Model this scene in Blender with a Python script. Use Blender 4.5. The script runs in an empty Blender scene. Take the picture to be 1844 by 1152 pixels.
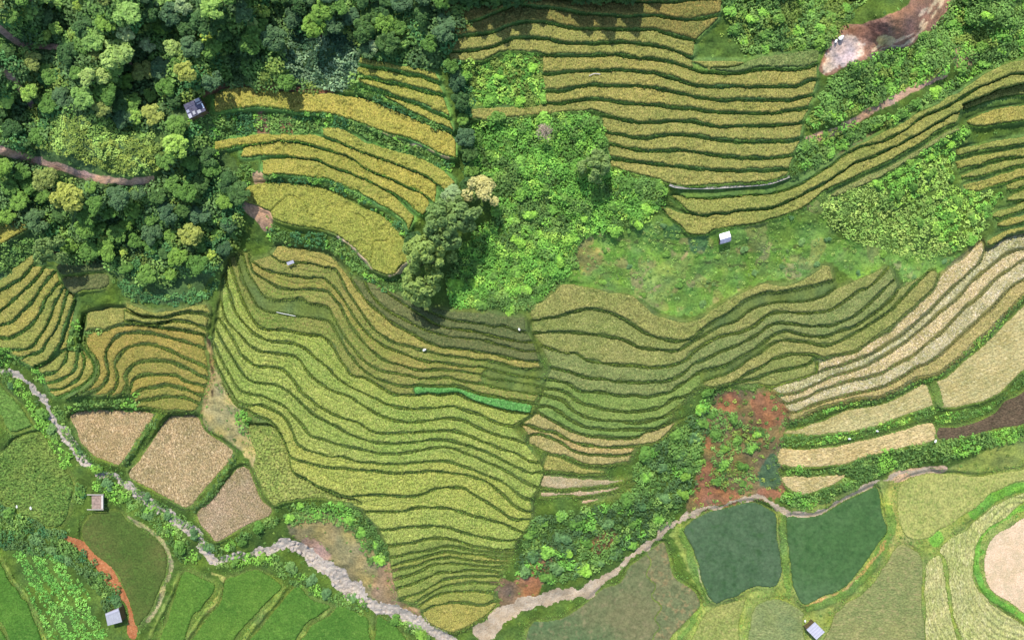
import bpy, math, random
import numpy as np
random.seed(7)
RNG = np.random.default_rng(11)

# ------------------------------------------------------------------ camera, sky, sun, exposure
SC = bpy.context.scene
COL = SC.collection
CAM_H = 150.0                      # metres above the stream
M_PX = 0.1                         # metres per plan unit at stream level
CU, CV = 922.0, 576.0
cam_d = bpy.data.cameras.new("camera")
cam = bpy.data.objects.new("camera", cam_d)
COL.objects.link(cam)
cam.location = (0, 0, CAM_H)
cam.rotation_euler = (0, 0, 0)
cam_d.sensor_fit = 'HORIZONTAL'
cam_d.angle = 2 * math.atan(0.5 * 1844 * M_PX / CAM_H)
cam_d.clip_end = 2000
SC.camera = cam

SUN_EL, SUN_AZ = math.radians(57), math.radians(-16)     # azimuth from +Y, clockwise positive
world = bpy.data.worlds.new("World")
SC.world = world
world.use_nodes = True
wn = world.node_tree
sky = wn.nodes.new("ShaderNodeTexSky")
sky.sky_type = 'NISHITA'
sky.sun_disc = False
sky.sun_elevation = SUN_EL
sky.sun_rotation = SUN_AZ
bg = wn.nodes["Background"]
bg.inputs[1].default_value = 0.15
wn.links.new(sky.outputs[0], bg.inputs[0])
sun_d = bpy.data.lights.new("sun", 'SUN')
sun_d.energy = 3.3
sun_d.angle = math.radians(0.5)
sun_d.color = (1.0, 0.95, 0.86)
sun = bpy.data.objects.new("sun", sun_d)
COL.objects.link(sun)
sun.location = (0, 0, 220)
sun.rotation_euler = (math.radians(90) - SUN_EL, 0, math.pi - SUN_AZ)
SC.view_settings.view_transform = 'Standard'
SC.view_settings.look = 'None'
SC.view_settings.gamma = 1.0
SC.view_settings.exposure = 0.86

# ------------------------------------------------------------------ plan helpers
def W(u, v, z):
    """plan position (u right, v down) at height z -> world"""
    k = M_PX * (CAM_H - z) / CAM_H
    return (u - CU) * k, -(v - CV) * k

def PL(s):
    return np.array([[float(t) for t in q.split(",")] for q in s.split()])

def smooth(p, step=5.0, closed=False):
    p = np.asarray(p, float)
    n = len(p)
    if n < 3 and not closed:
        d = np.hypot(*(p[-1] - p[0])); m = max(2, int(d / step) + 1)
        t = np.linspace(0, 1, m)[:, None]
        return p[0] * (1 - t) + p[-1] * t
    if closed:
        q = np.vstack([p[-1], p, p[0], p[1]]); segs = n
    else:
        q = np.vstack([2 * p[0] - p[1], p, 2 * p[-1] - p[-2]]); segs = n - 1
    out = []
    for i in range(segs):
        a, b, c, d = q[i], q[i + 1], q[i + 2], q[i + 3]
        L = np.hypot(*(c - b))
        m = max(1, int(round(L / step)))
        t = (np.arange(m) / m)[:, None]
        out.append(0.5 * ((2 * b) + (c - a) * t + (2 * a - 5 * b + 4 * c - d) * t ** 2 + (-a + 3 * b - 3 * c + d) * t ** 3))
    if not closed:
        out.append(p[-1:])
    return np.vstack(out)

def normals(p):
    t = np.gradient(p, axis=0)
    t /= np.maximum(np.hypot(t[:, 0], t[:, 1]), 1e-6)[:, None]
    return np.stack([-t[:, 1], t[:, 0]], 1)            # points down for a line running to the right

def wob(n, amp, seed):
    r = np.random.default_rng(seed)
    k = r.normal(size=n + 8)
    k = np.convolve(k, np.ones(4) / 2.0, 'same')[4:4 + n]
    return k * amp

def _hash(i, j, s):
    h = (i * 374761393 + j * 668265263 + s * 974711) & 0x7fffffff
    h = ((h ^ (h >> 13)) * 1274126177) & 0x7fffffff
    return ((h ^ (h >> 16)) & 0xffff) / 65535.0

def vnoise(u, v, scale, seed):
    x = np.asarray(u) / scale + 1000; y = np.asarray(v) / scale + 1000
    i = np.floor(x).astype(np.int64); j = np.floor(y).astype(np.int64)
    fx = x - i; fy = y - j
    fx = fx * fx * (3 - 2 * fx); fy = fy * fy * (3 - 2 * fy)
    a = _hash(i, j, seed); b = _hash(i + 1, j, seed); c = _hash(i, j + 1, seed); d = _hash(i + 1, j + 1, seed)
    return (a * (1 - fx) + b * fx) * (1 - fy) + (c * (1 - fx) + d * fx) * fy

# ------------------------------------------------------------------ plan grid
G = 1.6
ud = np.arange(-48, 1893, G); vd = np.arange(-48, 1201, G)
ug = np.concatenate([np.linspace(-900, -60, 22), ud, np.linspace(1905, 2745, 22)])
vg = np.concatenate([np.linspace(-700, -60, 17), vd, np.linspace(1213, 1853, 17)])
R_, C_ = len(vg), len(ug)
UU, VV = np.meshgrid(ug, vg)

def fill(poly):
    """(r0, c0, bool mask) of grid points inside the polygon"""
    p = np.asarray(poly, float)
    r0 = np.searchsorted(vg, p[:, 1].min()); r1 = np.searchsorted(vg, p[:, 1].max())
    c0 = np.searchsorted(ug, p[:, 0].min()); c1 = np.searchsorted(ug, p[:, 0].max())
    if r1 <= r0 or c1 <= c0:
        return 0, 0, np.zeros((0, 0), bool)
    tog = np.zeros((r1 - r0, c1 - c0 + 1), np.int32)
    q = np.roll(p, -1, 0)
    for (x0, y0), (x1, y1) in zip(p, q):
        if y0 == y1: continue
        if y0 > y1: x0, y0, x1, y1 = x1, y1, x0, y0
        a = np.searchsorted(vg, y0); b = np.searchsorted(vg, y1)
        if b <= a: continue
        rows = np.arange(a, b)
        xi = x0 + (vg[rows] - y0) * (x1 - x0) / (y1 - y0)
        cc = np.clip(np.searchsorted(ug, xi) - c0, 0, c1 - c0)
        np.add.at(tog, (rows - r0, cc), 1)
    m = (np.cumsum(tog, 1)[:, :-1] % 2).astype(bool)
    return r0, c0, m

def mask_poly(poly, rough=0.0, seed=0, closed_smooth=True):
    p = smooth(poly, 6, True) if closed_smooth else np.asarray(poly, float)
    if rough:
        n = normals(p); p = p + n * wob(len(p), rough, seed)[:, None]
    M = np.zeros((R_, C_), bool)
    r, c, m = fill(p)
    M[r:r + m.shape[0], c:c + m.shape[1]] = m
    return M

def mask_line(line, width, rough=0.0, seed=0):
    p = smooth(line, 4)
    n = normals(p)
    w = np.asarray(width, float) * np.ones(len(p)) if np.ndim(width) == 0 else np.interp(np.linspace(0, 1, len(p)), np.linspace(0, 1, len(width)), width)
    a = p + n * (w / 2 + wob(len(p), rough, seed))[:, None]
    b = p - n * (w / 2 + wob(len(p), rough, seed + 1))[:, None]
    M = np.zeros((R_, C_), bool)
    for i in range(len(p) - 1):                       # quad by quad, so tight bends never cancel out
        r, c, m = fill([a[i], a[i + 1], b[i + 1], b[i]])
        if m.size: M[r:r + m.shape[0], c:c + m.shape[1]] |= m
    return M

def box1(a, k, ax):
    pad = [(0, 0)] * a.ndim; pad[ax] = (k + 1, k)
    s = np.cumsum(np.pad(a, pad, mode='edge'), axis=ax)
    n = a.shape[ax]
    hi = np.take(s, np.arange(2 * k + 1, 2 * k + 1 + n), axis=ax); lo = np.take(s, np.arange(0, n), axis=ax)
    return (hi - lo) / (2 * k + 1)

def blur(a, k, times=2):
    a = a.astype(np.float64)
    for _ in range(times):
        a = box1(box1(a, k, 0), k, 1)
    return a

# ------------------------------------------------------------------ object helpers
def tag(o, label=None, cat=None, group=None, kind=None):
    if label: o['label'] = label
    if cat: o['category'] = cat
    if group: o['group'] = group
    if kind: o['kind'] = kind
    return o

def link(o, parent=None):
    COL.objects.link(o)
    if parent is not None: o.parent = parent
    return o

def empty(name, loc=(0, 0, 0), rz=0.0):
    o = bpy.data.objects.new(name, None)
    o.location = loc; o.rotation_euler = (0, 0, rz); o.empty_display_size = 0.3
    return link(o)

def mesh_np(name, co, faces, mat=None, tint=None, smooth_shade=False):
    """faces: (n,3) or (n,4) int array"""
    me = bpy.data.meshes.new(name)
    co = np.asarray(co, np.float32); faces = np.asarray(faces, np.int32)
    k = faces.shape[1]; n = len(faces)
    me.vertices.add(len(co)); me.vertices.foreach_set("co", co.ravel())
    me.loops.add(n * k); me.loops.foreach_set("vertex_index", faces.ravel())
    me.polygons.add(n)
    me.polygons.foreach_set("loop_start", np.arange(0, n * k, k, dtype=np.int32))
    me.polygons.foreach_set("loop_total", np.full(n, k, np.int32))
    if smooth_shade: me.polygons.foreach_set("use_smooth", np.ones(n, bool))
    if mat is not None: me.materials.append(mat)
    if tint is not None:
        t = np.ones((len(co), 4), np.float32); t[:, :3] = tint
        at = me.color_attributes.new("tint", 'FLOAT_COLOR', 'POINT')
        at.data.foreach_set("color", t.ravel())
    me.update(calc_edges=True)
    return me

def obj(name, me, parent=None, loc=None):
    o = bpy.data.objects.new(name, me)
    if loc is not None: o.location = loc
    return link(o, parent)

class MB:
    """collects boxes, bars and sheets into one mesh"""
    def __init__(s): s.v = []; s.f = []
    def box(s, c, d, rz=0.0, taper=1.0):
        b = len(s.v); ca, sa = math.cos(rz), math.sin(rz)
        for z in (-1, 1):
            t = taper if z > 0 else 1.0
            for x, y in ((-1, -1), (1, -1), (1, 1), (-1, 1)):
                px, py = x * d[0] / 2 * t, y * d[1] / 2 * t
                s.v.append((c[0] + px * ca - py * sa, c[1] + px * sa + py * ca, c[2] + z * d[2] / 2))
        for q in ((0, 3, 2, 1), (4, 5, 6, 7), (0, 1, 5, 4), (1, 2, 6, 5), (2, 3, 7, 6), (3, 0, 4, 7)):
            s.f.append([b + i for i in q])
    def bar(s, a, b_, r, n=6, r2=None):
        a = np.array(a, float); b_ = np.array(b_, float); d = b_ - a; d /= max(np.linalg.norm(d), 1e-9)
        x = np.cross(d, (0, 0, 1.0))
        if np.linalg.norm(x) < 1e-3: x = np.array((1.0, 0, 0))
        x /= np.linalg.norm(x); y = np.cross(d, x); i0 = len(s.v); r2 = r if r2 is None else r2
        for p, rr in ((a, r), (b_, r2)):
            for i in range(n):
                t = 2 * math.pi * i / n
                s.v.append(tuple(p + x * rr * math.cos(t) + y * rr * math.sin(t)))
        for i in range(n):
            j = (i + 1) % n
            s.f.append([i0 + i, i0 + j, i0 + n + j, i0 + n + i])
        s.f.append([i0 + n + i for i in range(n)]); s.f.append([i0 + i for i in reversed(range(n))])
    def slab(s, pts, th):
        """a thick sheet: pts = upper outline (3D)"""
        i0 = len(s.v); n = len(pts)
        for p in pts: s.v.append(tuple(p))
        for p in pts: s.v.append((p[0], p[1], p[2] - th))
        s.f.append([i0 + i for i in range(n)]); s.f.append([i0 + n + i for i in reversed(range(n))])
        for i in range(n):
            j = (i + 1) % n
            s.f.append([i0 + i, i0 + n + i, i0 + n + j, i0 + j])
    def build(s, name, mat, parent=None, loc=None):
        me = bpy.data.meshes.new(name); me.from_pydata(s.v, [], s.f); me.materials.append(mat); me.update()
        return obj(name, me, parent, loc)

# ------------------------------------------------------------------ materials
def lin(r, g, b):
    f = lambda c: c / 12.92 if c <= 0.04045 else ((c + 0.055) / 1.055) ** 2.4
    return f(r / 255.0), f(g / 255.0), f(b / 255.0)

def alb(r, g, b, k=0.78):
    """rough albedo of a surface seen sunlit with this colour"""
    return tuple(min(0.9, c * k * 0.76) for c in lin(r, g, b))

def lalb(r, g, b, k=0.95):
    """albedo of leaves: they stand at all angles and shade one another"""
    R, G, B = lin(r, g, b)
    return min(.6, R * k * 1.06), min(.6, G * k), min(.6, B * k)

def nodes(name):
    m = bpy.data.materials.new(name); m.use_nodes = True
    nt = m.node_tree; bs = nt.nodes["Principled BSDF"]
    bs.inputs["Roughness"].default_value = 0.85
    bs.inputs["Specular IOR Level"].default_value = 0.15
    return m, nt, bs

def noise(nt, scale, detail=2.0, vec=None, rough=0.6, dist=0.0):
    n = nt.nodes.new("ShaderNodeTexNoise")
    n.inputs["Scale"].default_value = scale; n.inputs["Detail"].default_value = detail
    n.inputs["Roughness"].default_value = rough; n.inputs["Distortion"].default_value = dist
    if vec is not None: nt.links.new(vec, n.inputs["Vector"])
    return n.outputs["Fac"]

def ramp(nt, fac, stops):
    r = nt.nodes.new("ShaderNodeValToRGB")
    e = r.color_ramp.elements
    while len(e) < len(stops): e.new(0.5)
    for el, (p, c) in zip(e, stops):
        el.position = p; el.color = (*c, 1) if len(c) == 3 else c
    nt.links.new(fac, r.inputs[0])
    return r.outputs[0]

def mixc(nt, a, b, fac, mode='MIX'):
    n = nt.nodes.new("ShaderNodeMix"); n.data_type = 'RGBA'; n.blend_type = mode
    for s, x in ((n.inputs[6], a), (n.inputs[7], b), (n.inputs[0], fac)):
        if isinstance(x, (tuple, list)): s.default_value = (*x, 1) if len(x) == 3 else x
        elif isinstance(x, (int, float)): s.default_value = x
        else: nt.links.new(x, s)
    return n.outputs[2]

def gpos(nt):
    return nt.nodes.new("ShaderNodeNewGeometry").outputs["Position"]

def stretch(nt, vec, sx, sy, sz, rz=0.0):
    m = nt.nodes.new("ShaderNodeMapping")
    m.inputs["Scale"].default_value = (sx, sy, sz); m.inputs["Rotation"].default_value = (0, 0, rz)
    nt.links.new(vec, m.inputs["Vector"])
    return m.outputs[0]

def bump(nt, bs, h, strength, dist):
    b = nt.nodes.new("ShaderNodeBump"); b.inputs["Strength"].default_value = strength; b.inputs["Distance"].default_value = dist
    nt.links.new(h, b.inputs["Height"]); nt.links.new(b.outputs[0], bs.inputs["Normal"])

def crop_mat(name, c1, c2, c3, grain=0.45, streak=(3.2, 2.2), rz=0.0, patch=0.14, obj_var=0.12):
    """standing or cut rice: two tones in patches, a third in flecks, a fine grain of stalks; tone varies from terrace to terrace"""
    m, nt, bs = nodes(name)
    P = gpos(nt)
    a = mixc(nt, c1, c2, ramp(nt, noise(nt, patch, 3.0, P), [(0.36, (0, 0, 0)), (0.64, (1, 1, 1))]))
    s = stretch(nt, P, streak[0], streak[1], 1.0, rz)
    f = noise(nt, 1.0, 2.0, s)
    a = mixc(nt, a, c3, ramp(nt, f, [(0.52, (0, 0, 0)), (0.72, (0.85, 0.85, 0.85))]))
    g = noise(nt, 2.3, 1.0, s, 0.7)
    w = noise(nt, 0.55, 3.0, P, 0.7, .6)
    a = mixc(nt, a, ramp(nt, w, [(0.32, (.8, .86, .8)), (0.68, (1.16, 1.1, 1.1))]), 1.0, 'MULTIPLY')
    a = mixc(nt, a, ramp(nt, g, [(0.3, (1 - grain,) * 3), (0.7, (1 + grain * 0.6,) * 3)]), 1.0, 'MULTIPLY')
    oi = nt.nodes.new("ShaderNodeObjectInfo")
    a = mixc(nt, a, ramp(nt, oi.outputs["Random"], [(0.0, (1 - obj_var, 1 - obj_var * 0.4, 1 - obj_var)), (0.5, (1, 1, 1)), (1.0, (1 + obj_var, 1 + obj_var * 0.2, 1 - obj_var * 0.3))]), 1.0, 'MULTIPLY')
    nt.links.new(a, bs.inputs["Base Color"])
    bump(nt, bs, g, 0.5, 0.12)
    return m

def leaf_mat(name, col=None, var=0.35, trans=0.18, obj_var=True):
    """leaves; col None -> the leaf's own colour is stored with the mesh"""
    m, nt, bs = nodes(name)
    bs.inputs["Roughness"].default_value = 0.6
    if col is None:
        at = nt.nodes.new("ShaderNodeVertexColor"); at.layer_name = "tint"; a = at.outputs[0]
    else:
        a = mixc(nt, col, col, 0.0)
    P = gpos(nt)
    n = noise(nt, 1.7, 2.0, P)
    a = mixc(nt, a, ramp(nt, n, [(0.3, (1 - var,) * 3), (0.7, (1 + var, 1 + var * 0.9, 1 + var * 0.6))]), 1.0, 'MULTIPLY')
    if obj_var:
        oi = nt.nodes.new("ShaderNodeObjectInfo")
        a = mixc(nt, a, ramp(nt, oi.outputs["Random"], [(0.0, (0.72, 0.8, 0.75)), (0.5, (1, 1, 1)), (1.0, (1.3, 1.2, 0.95))]), 1.0, 'MULTIPLY')
    nt.links.new(a, bs.inputs["Base Color"])
    tr = nt.nodes.new("ShaderNodeBsdfTranslucent"); nt.links.new(a, tr.inputs[0])
    mx = nt.nodes.new("ShaderNodeMixShader"); mx.inputs[0].default_value = trans
    nt.links.new(bs.outputs[0], mx.inputs[1]); nt.links.new(tr.outputs[0], mx.inputs[2])
    nt.links.new(mx.outputs[0], nt.nodes["Material Output"].inputs[0])
    return m

def ground_mat(name):
    m, nt, bs = nodes(name)
    at = nt.nodes.new("ShaderNodeVertexColor"); at.layer_name = "tint"
    P = gpos(nt)
    n1 = noise(nt, 0.5, 4.0, P); n2 = noise(nt, 3.0, 3.0, P)
    a = mixc(nt, at.outputs[0], ramp(nt, n1, [(0.3, (0.7, 0.75, 0.75)), (0.7, (1.3, 1.22, 1.15))]), 1.0, 'MULTIPLY')
    a = mixc(nt, a, ramp(nt, n2, [(0.3, (0.65,) * 3), (0.7, (1.35,) * 3)]), 1.0, 'MULTIPLY')
    nt.links.new(a, bs.inputs["Base Color"])
    bump(nt, bs, n2, 0.7, 0.2)
    return m

def soil_mat(name, c1, c2, c3, sc=1.0, bs_=0.8):
    m, nt, bs = nodes(name)
    P = gpos(nt)
    n1 = noise(nt, 0.35 * sc, 5.0, P, 0.65); n2 = noise(nt, 2.2 * sc, 4.0, P, 0.7)
    a = mixc(nt, c1, c2, ramp(nt, n1, [(0.35, (0, 0, 0)), (0.62, (1, 1, 1))]))
    a = mixc(nt, a, c3, ramp(nt, n2, [(0.5, (0, 0, 0)), (0.75, (1, 1, 1))]))
    n3 = noise(nt, 5.0 * sc, 2.0, P)
    a = mixc(nt, a, ramp(nt, n3, [(0.3, (0.75,) * 3), (0.7, (1.2,) * 3)]), 1.0, 'MULTIPLY')
    nt.links.new(a, bs.inputs["Base Color"])
    bump(nt, bs, n2, bs_, 0.3)
    return m

def plain_mat(name, c, var=0.15, rough=0.7, metal=0.0, sc=3.0):
    m, nt, bs = nodes(name)
    bs.inputs["Roughness"].default_value = rough; bs.inputs["Metallic"].default_value = metal
    a = mixc(nt, c, ramp(nt, noise(nt, sc, 3.0, gpos(nt)), [(0.3, (1 - var * 2,) * 3), (0.7, (1 + var,) * 3)]), 1.0, 'MULTIPLY')
    nt.links.new(a, bs.inputs["Base Color"])
    return m

# ------------------------------------------------------------------ where things stand (plan units: 0.1 m at stream level)
# a flight: contour banks from the highest down, one terrace between each bank and the next
FL = []
def flight(desc, mat, gap, bank, lines, z0, dz, h=0.45, mats=None, zs=None, noun="rice terrace", order="the top", start=1, split=None):
    FL.append(dict(desc=desc, mat=mat, gap=gap, bank=bank, lines=[PL(l) for l in lines], z0=z0, dz=dz, h=h, mats=mats or {}, zs=zs, noun=noun, order=order))

flight("in the wide golden flight beside the bare clearing", "gold", 5.2, "bank_dark", [
 "795,-52 900,-62 1050,-60 1200,-62 1330,-60",
 "796,-14 900,-30 1010,-24 1120,-20 1220,-22 1310,-28",
 "800,32 820,20 845,7 870,-2 930,-8 1000,-4 1100,2 1200,4 1300,-4",
 "801,52 829,44 866,34 902,19 928,9 967,13 1014,18 1056,26 1118,29 1184,29 1226,36 1262,34 1298,25",
 "806,72 832,66 866,62 889,57 918,46 954,40 993,42 1032,52 1058,53 1085,52 1132,54 1176,54 1197,60 1226,69 1252,75",
 "806,92 845,92 881,87 907,76 928,69 954,69 991,72 1020,77 1069,79 1118,76 1132,78 1171,82 1210,91 1247,104",
 "812,113 861,112 879,107 902,96 928,94 962,97 996,100 1032,101 1069,100 1118,99 1132,103 1171,107 1205,113 1236,122 1262,129 1288,131 1314,134 1340,131 1372,125 1419,126 1450,124 1471,115",
 "977,134 996,134 1032,130 1069,128 1118,127 1171,131 1197,137 1226,146 1249,154 1273,156 1314,156 1366,156 1405,157 1432,155 1452,148 1471,143",
 "980,164 1014,164 1046,156 1069,154 1118,155 1166,156 1197,163 1236,171 1267,178 1314,180 1380,180 1421,181 1442,176 1465,169",
 "848,193 902,191 954,190 980,187 1007,187 1032,182 1071,179 1118,185 1171,189 1210,193 1249,197 1283,202 1327,204 1392,204 1431,199 1457,193",
 "850,216 902,217 954,212 993,207 1032,203 1071,203 1098,210 1118,215 1137,220 1171,221 1210,219 1241,219 1275,225 1314,228 1366,227 1418,225 1445,220",
 "1085,236 1111,241 1137,247 1166,249 1184,245 1210,243 1249,245 1283,251 1314,254 1366,255 1418,254 1442,250",
 "1095,259 1132,267 1166,272 1210,271 1249,273 1288,280 1327,284 1366,285 1405,283 1428,277",
 "1097,285 1132,290 1184,296 1223,301 1275,306 1314,307 1366,307 1420,305",
 "1100,302 1132,312 1171,322 1197,331 1223,336 1275,336 1327,333 1380,329 1418,318"],
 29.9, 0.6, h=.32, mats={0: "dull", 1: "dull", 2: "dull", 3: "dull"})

B0 = "1224,341 1275,343 1327,340 1380,336 1420,325 1444,315 1478,297 1522,271 1561,252 1600,231 1647,205 1691,182 1725,163 1756,143 1790,122 1822,110 1895,98"
B1 = "1226,352 1241,356 1288,356 1327,352 1366,351 1392,348 1431,336 1450,326 1475,311 1496,298 1520,279 1548,265 1579,257 1605,247 1634,232 1652,216 1678,203 1704,193 1725,180 1756,161 1782,150 1809,138 1829,134 1895,132"
B2 = "1189,371 1208,375 1221,380 1236,383 1257,388 1273,389 1288,385 1309,384 1330,379 1380,377 1400,370 1424,359 1450,347 1473,337 1496,323 1522,304 1540,292 1574,281 1611,265 1647,246 1678,227 1704,212 1727,200"
B2U = "1203,353 1215,360 1226,370 1236,380 1257,387 1273,388 1288,385 1309,384 1330,379 1380,377 1400,370 1424,359 1450,347 1473,337 1496,323 1522,304 1540,292 1574,281 1611,265 1647,246 1678,227 1704,212 1727,200"
B3 = "1190,378 1210,397 1226,409 1239,421 1257,424 1273,422 1288,414 1314,410 1353,405 1392,395 1418,387 1445,374 1463,361 1483,346 1509,333 1543,317 1574,303 1605,288 1634,271 1665,253 1694,234 1722,222"
BPAIRS = [(B0, B1, 21.1, "golive"), (B1, B2U, 20.5, "golive"), (B2, B3, 19.9, "golive"),
          ("1488,350 1510,339 1543,324 1576,309 1608,293 1638,276 1668,258 1698,239 1722,228", "1502,357 1540,342 1580,323 1625,298 1665,274 1700,252 1728,236", 19.3, "colive")]

RPAIRS = [
 ("1732,188 1756,178 1785,166 1815,156 1895,145", "1734,200 1770,186 1796,178 1820,174 1895,172", 18.4, "golive"),
 ("1738,217 1770,203 1800,194 1895,184", "1745,227 1770,230 1809,223 1895,210", 17.6, "golive"),
 ("1720,267 1756,261 1782,254 1850,243 1895,238", "1722,283 1756,275 1809,265 1895,250", 16.2, "golive"),
 ("1718,290 1756,281 1809,271 1895,255", "1724,305 1756,300 1788,289 1835,282 1895,272", 15.7, "golive"),
 ("1731,314 1770,300 1803,291 1895,274", "1728,322 1756,320 1796,308 1822,301 1895,286", 15.2, "golive"),
 ("1734,333 1783,318 1819,308 1895,290", "1735,344 1756,346 1783,337 1809,330 1895,304", 14.8, "golive"),
 ("1810,334 1818,329 1850,320 1895,310", "1812,342 1825,343 1850,334 1895,322", 14.4, "golive"),
 ("1810,356 1822,349 1850,339 1895,328", "1812,363 1825,363 1850,358 1895,346", 14.0, "golive"),
 ("1785,386 1796,378 1820,370 1850,359 1895,346", "1788,393 1800,393 1820,386 1850,376 1895,362", 13.6, "golive"),
 ("1793,403 1806,396 1850,382 1895,366", "1796,409 1812,410 1850,398 1895,384", 13.2, "golive"),
 ("1776,433 1790,423 1808,415 1850,404 1895,392", "1779,444 1803,432 1822,423 1850,416 1895,408", 12.8, "golive")]

# the slope right of the middle gully
C0 = "949,553 952,547 975,540 996,522 1012,510 1046,513 1085,521 1122,527 1140,530 1156,543 1184,566 1210,575 1236,578 1260,570 1288,551 1314,535 1340,522 1374,510 1416,510 1445,501 1465,488 1483,475 1495,478"
C1 = "958,577 1006,569 1056,556 1095,562 1119,572 1137,583 1166,602 1197,611 1218,613 1247,609 1262,595 1288,577 1314,562 1340,543 1374,528 1418,525 1457,516 1501,505"
C1B = "1275,596 1296,587 1327,576 1345,561 1372,548 1400,542 1444,540 1470,535 1491,525 1504,517"
C2 = "957,599 996,598 1032,599 1064,602 1098,606 1122,611 1148,624 1166,628 1184,630 1205,633 1223,630 1236,621 1249,613 1265,604 1275,597 1296,587 1327,576 1345,561 1372,549 1400,544 1444,542 1470,537 1491,526 1504,518"
C3 = "975,621 996,629 1014,634 1032,636 1053,646 1072,652 1106,656 1153,659 1184,662 1210,658 1231,651 1241,643 1249,633 1267,620 1288,608 1327,599 1353,589 1374,573 1392,564 1418,563 1445,564 1483,560 1506,552 1530,535 1548,522 1559,520 1579,504 1600,480"
C4 = "993,662 1020,669 1058,680 1090,682 1106,687 1145,688 1184,688 1210,682 1226,675 1236,667 1249,656 1267,649 1288,637 1320,624 1346,612 1372,596 1392,583 1418,581 1445,586 1480,587 1496,586 1522,577 1538,568 1550,559 1569,543 1590,522 1611,501"
C5 = "985,681 1001,684 1020,688 1040,702 1058,706 1085,706 1106,711 1132,711 1166,714 1184,710 1205,706 1221,695 1236,685 1249,675 1262,668 1278,665 1301,659 1327,646 1351,633 1377,615 1398,600 1418,596 1445,602 1480,606 1509,596 1535,589 1556,576 1574,563 1605,538 1617,518"
R2 = "1265,686 1288,678 1309,672 1330,659 1356,641 1382,624 1403,613 1431,613 1455,617 1480,621 1500,618 1520,611 1540,599 1566,583 1590,568 1601,560 1621,541 1631,530 1652,507 1671,488 1683,484"
R3 = "1267,697 1288,698 1314,690 1330,682 1346,672 1372,659 1392,647 1418,638 1445,637 1465,638 1480,645 1500,640 1535,634 1556,622 1582,604 1600,594 1621,573 1640,558 1660,539 1680,520 1691,493"
R4 = "1325,688 1345,684 1366,680 1392,669 1418,664 1452,656 1462,648"
R5 = "1366,692 1391,696 1418,688 1455,676 1470,670 1471,652"
C6 = "978,698 1001,701 1020,708 1032,716 1051,727 1072,732 1090,737 1132,741 1166,738 1192,731 1210,719 1226,714 1241,710 1262,695"
C7 = "973,708 993,714 1012,721 1027,734 1046,747 1072,754 1106,757 1132,760 1158,759 1184,753 1205,745 1221,732"
C8 = "967,731 988,732 1009,742 1027,755 1048,766 1072,771 1106,773 1145,773 1171,772 1192,766 1206,757"
C9 = "967,742 991,755 1014,768 1038,779 1066,786 1098,788 1119,789 1148,786 1161,779 1184,771"
C10 = "939,764 954,766 980,775 1001,779 1025,792 1048,799 1077,804 1106,805 1145,803 1171,801 1197,786 1216,765 1235,752 1262,742"
C11 = "952,783 970,781 991,788 1012,797 1032,810 1058,818 1079,819 1106,820 1137,815"
C12 = "952,799 980,813 1006,820 1032,828 1058,836 1095,838 1132,833"
CPAIRS = [(C0, C1, 15.6, "olive"), (C1, C2, 15.0, "olive"), (C2, C3, 14.5, "olive"), (C3, C4, 14.0, "colive"), (C4, C5, 13.5, "colive"),
 ("1262,668 1278,665 1301,659 1327,646 1351,633 1377,615 1398,600 1418,596 1445,602 1480,606 1509,596 1535,589 1556,576 1574,563 1605,538 1617,518", R2, 12.9, "olive"),
 (R2, R3, 12.4, "olive"), ("1312,691 1330,683 1346,673 1372,660 1392,648 1418,639 1445,638 1464,640", R4, 11.9, "olive"), (R4, R5, 11.5, "olive"),
 ("983,681 1001,684 1020,688 1040,702 1058,706 1085,706 1106,711 1132,711 1166,714 1184,710 1205,706 1221,695 1236,685 1249,675 1262,670", C6, 12.9, "cgreen"),
 (C6, C7, 12.4, "cgreen"), (C7, C8, 11.9, "cgreen"), (C8, C9, 11.4, "cgreen"), (C9, C10, 10.9, "wheat"),
 (C10.replace(" 1171,801 1197,786 1216,765 1235,752 1262,742", ""), C11, 10.4, "wheat"), (C11, C12, 9.9, "wheat"),
 ("986,816 1019,826 1048,839 1080,845 1092,849", "976,838 980,849 1006,850 1046,854 1070,855 1092,853", 9.5, "gold"),
 ("973,852 1006,855 1046,860 1085,860 1120,861 1148,852", "974,878 1006,882 1032,880 1072,877 1120,869 1150,859", 9.0, "pinkstub"),
 ("974,882 1006,885 1032,883 1072,881 1120,873 1150,863", "973,896 1020,893 1053,894 1085,889 1120,880 1146,868", 8.6, "pinkstub"),
 ("1048,899 1085,893 1120,884 1140,874", "1048,909 1085,902 1120,893 1136,884", 8.2, "pinkstub")]

# pale cut terraces and the tan fields under them
QA = "1474,650 1500,642 1535,636 1556,624 1582,606 1600,596 1621,575 1640,560 1660,541 1680,522 1692,496 1706,481 1728,467 1747,449 1767,431"
QB = "1391,697 1418,688 1444,681 1470,671 1488,663 1509,658 1540,648 1574,633 1605,615 1631,596 1660,571 1673,560 1700,531 1730,504 1764,470 1772,452 1785,444 1809,426 1850,417 1895,410"
QBU = "1472,671 1488,663 1509,658 1540,648 1574,633 1605,615 1631,596 1660,571 1673,560 1700,531 1730,504 1764,470 1773,450"
QC = "1398,709 1412,710 1439,705 1470,690 1496,678 1530,668 1561,656 1595,638 1626,617 1660,591 1691,562 1704,553 1730,530 1757,499 1785,478 1803,462 1822,452 1850,448 1895,440"
QD = "1410,723 1421,726 1444,719 1475,704 1506,693 1535,684 1548,681 1579,674 1613,656 1642,641 1668,620 1694,599 1710,583 1728,564 1733,556 1757,538 1772,525 1790,504 1814,486 1850,466 1895,450"
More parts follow.
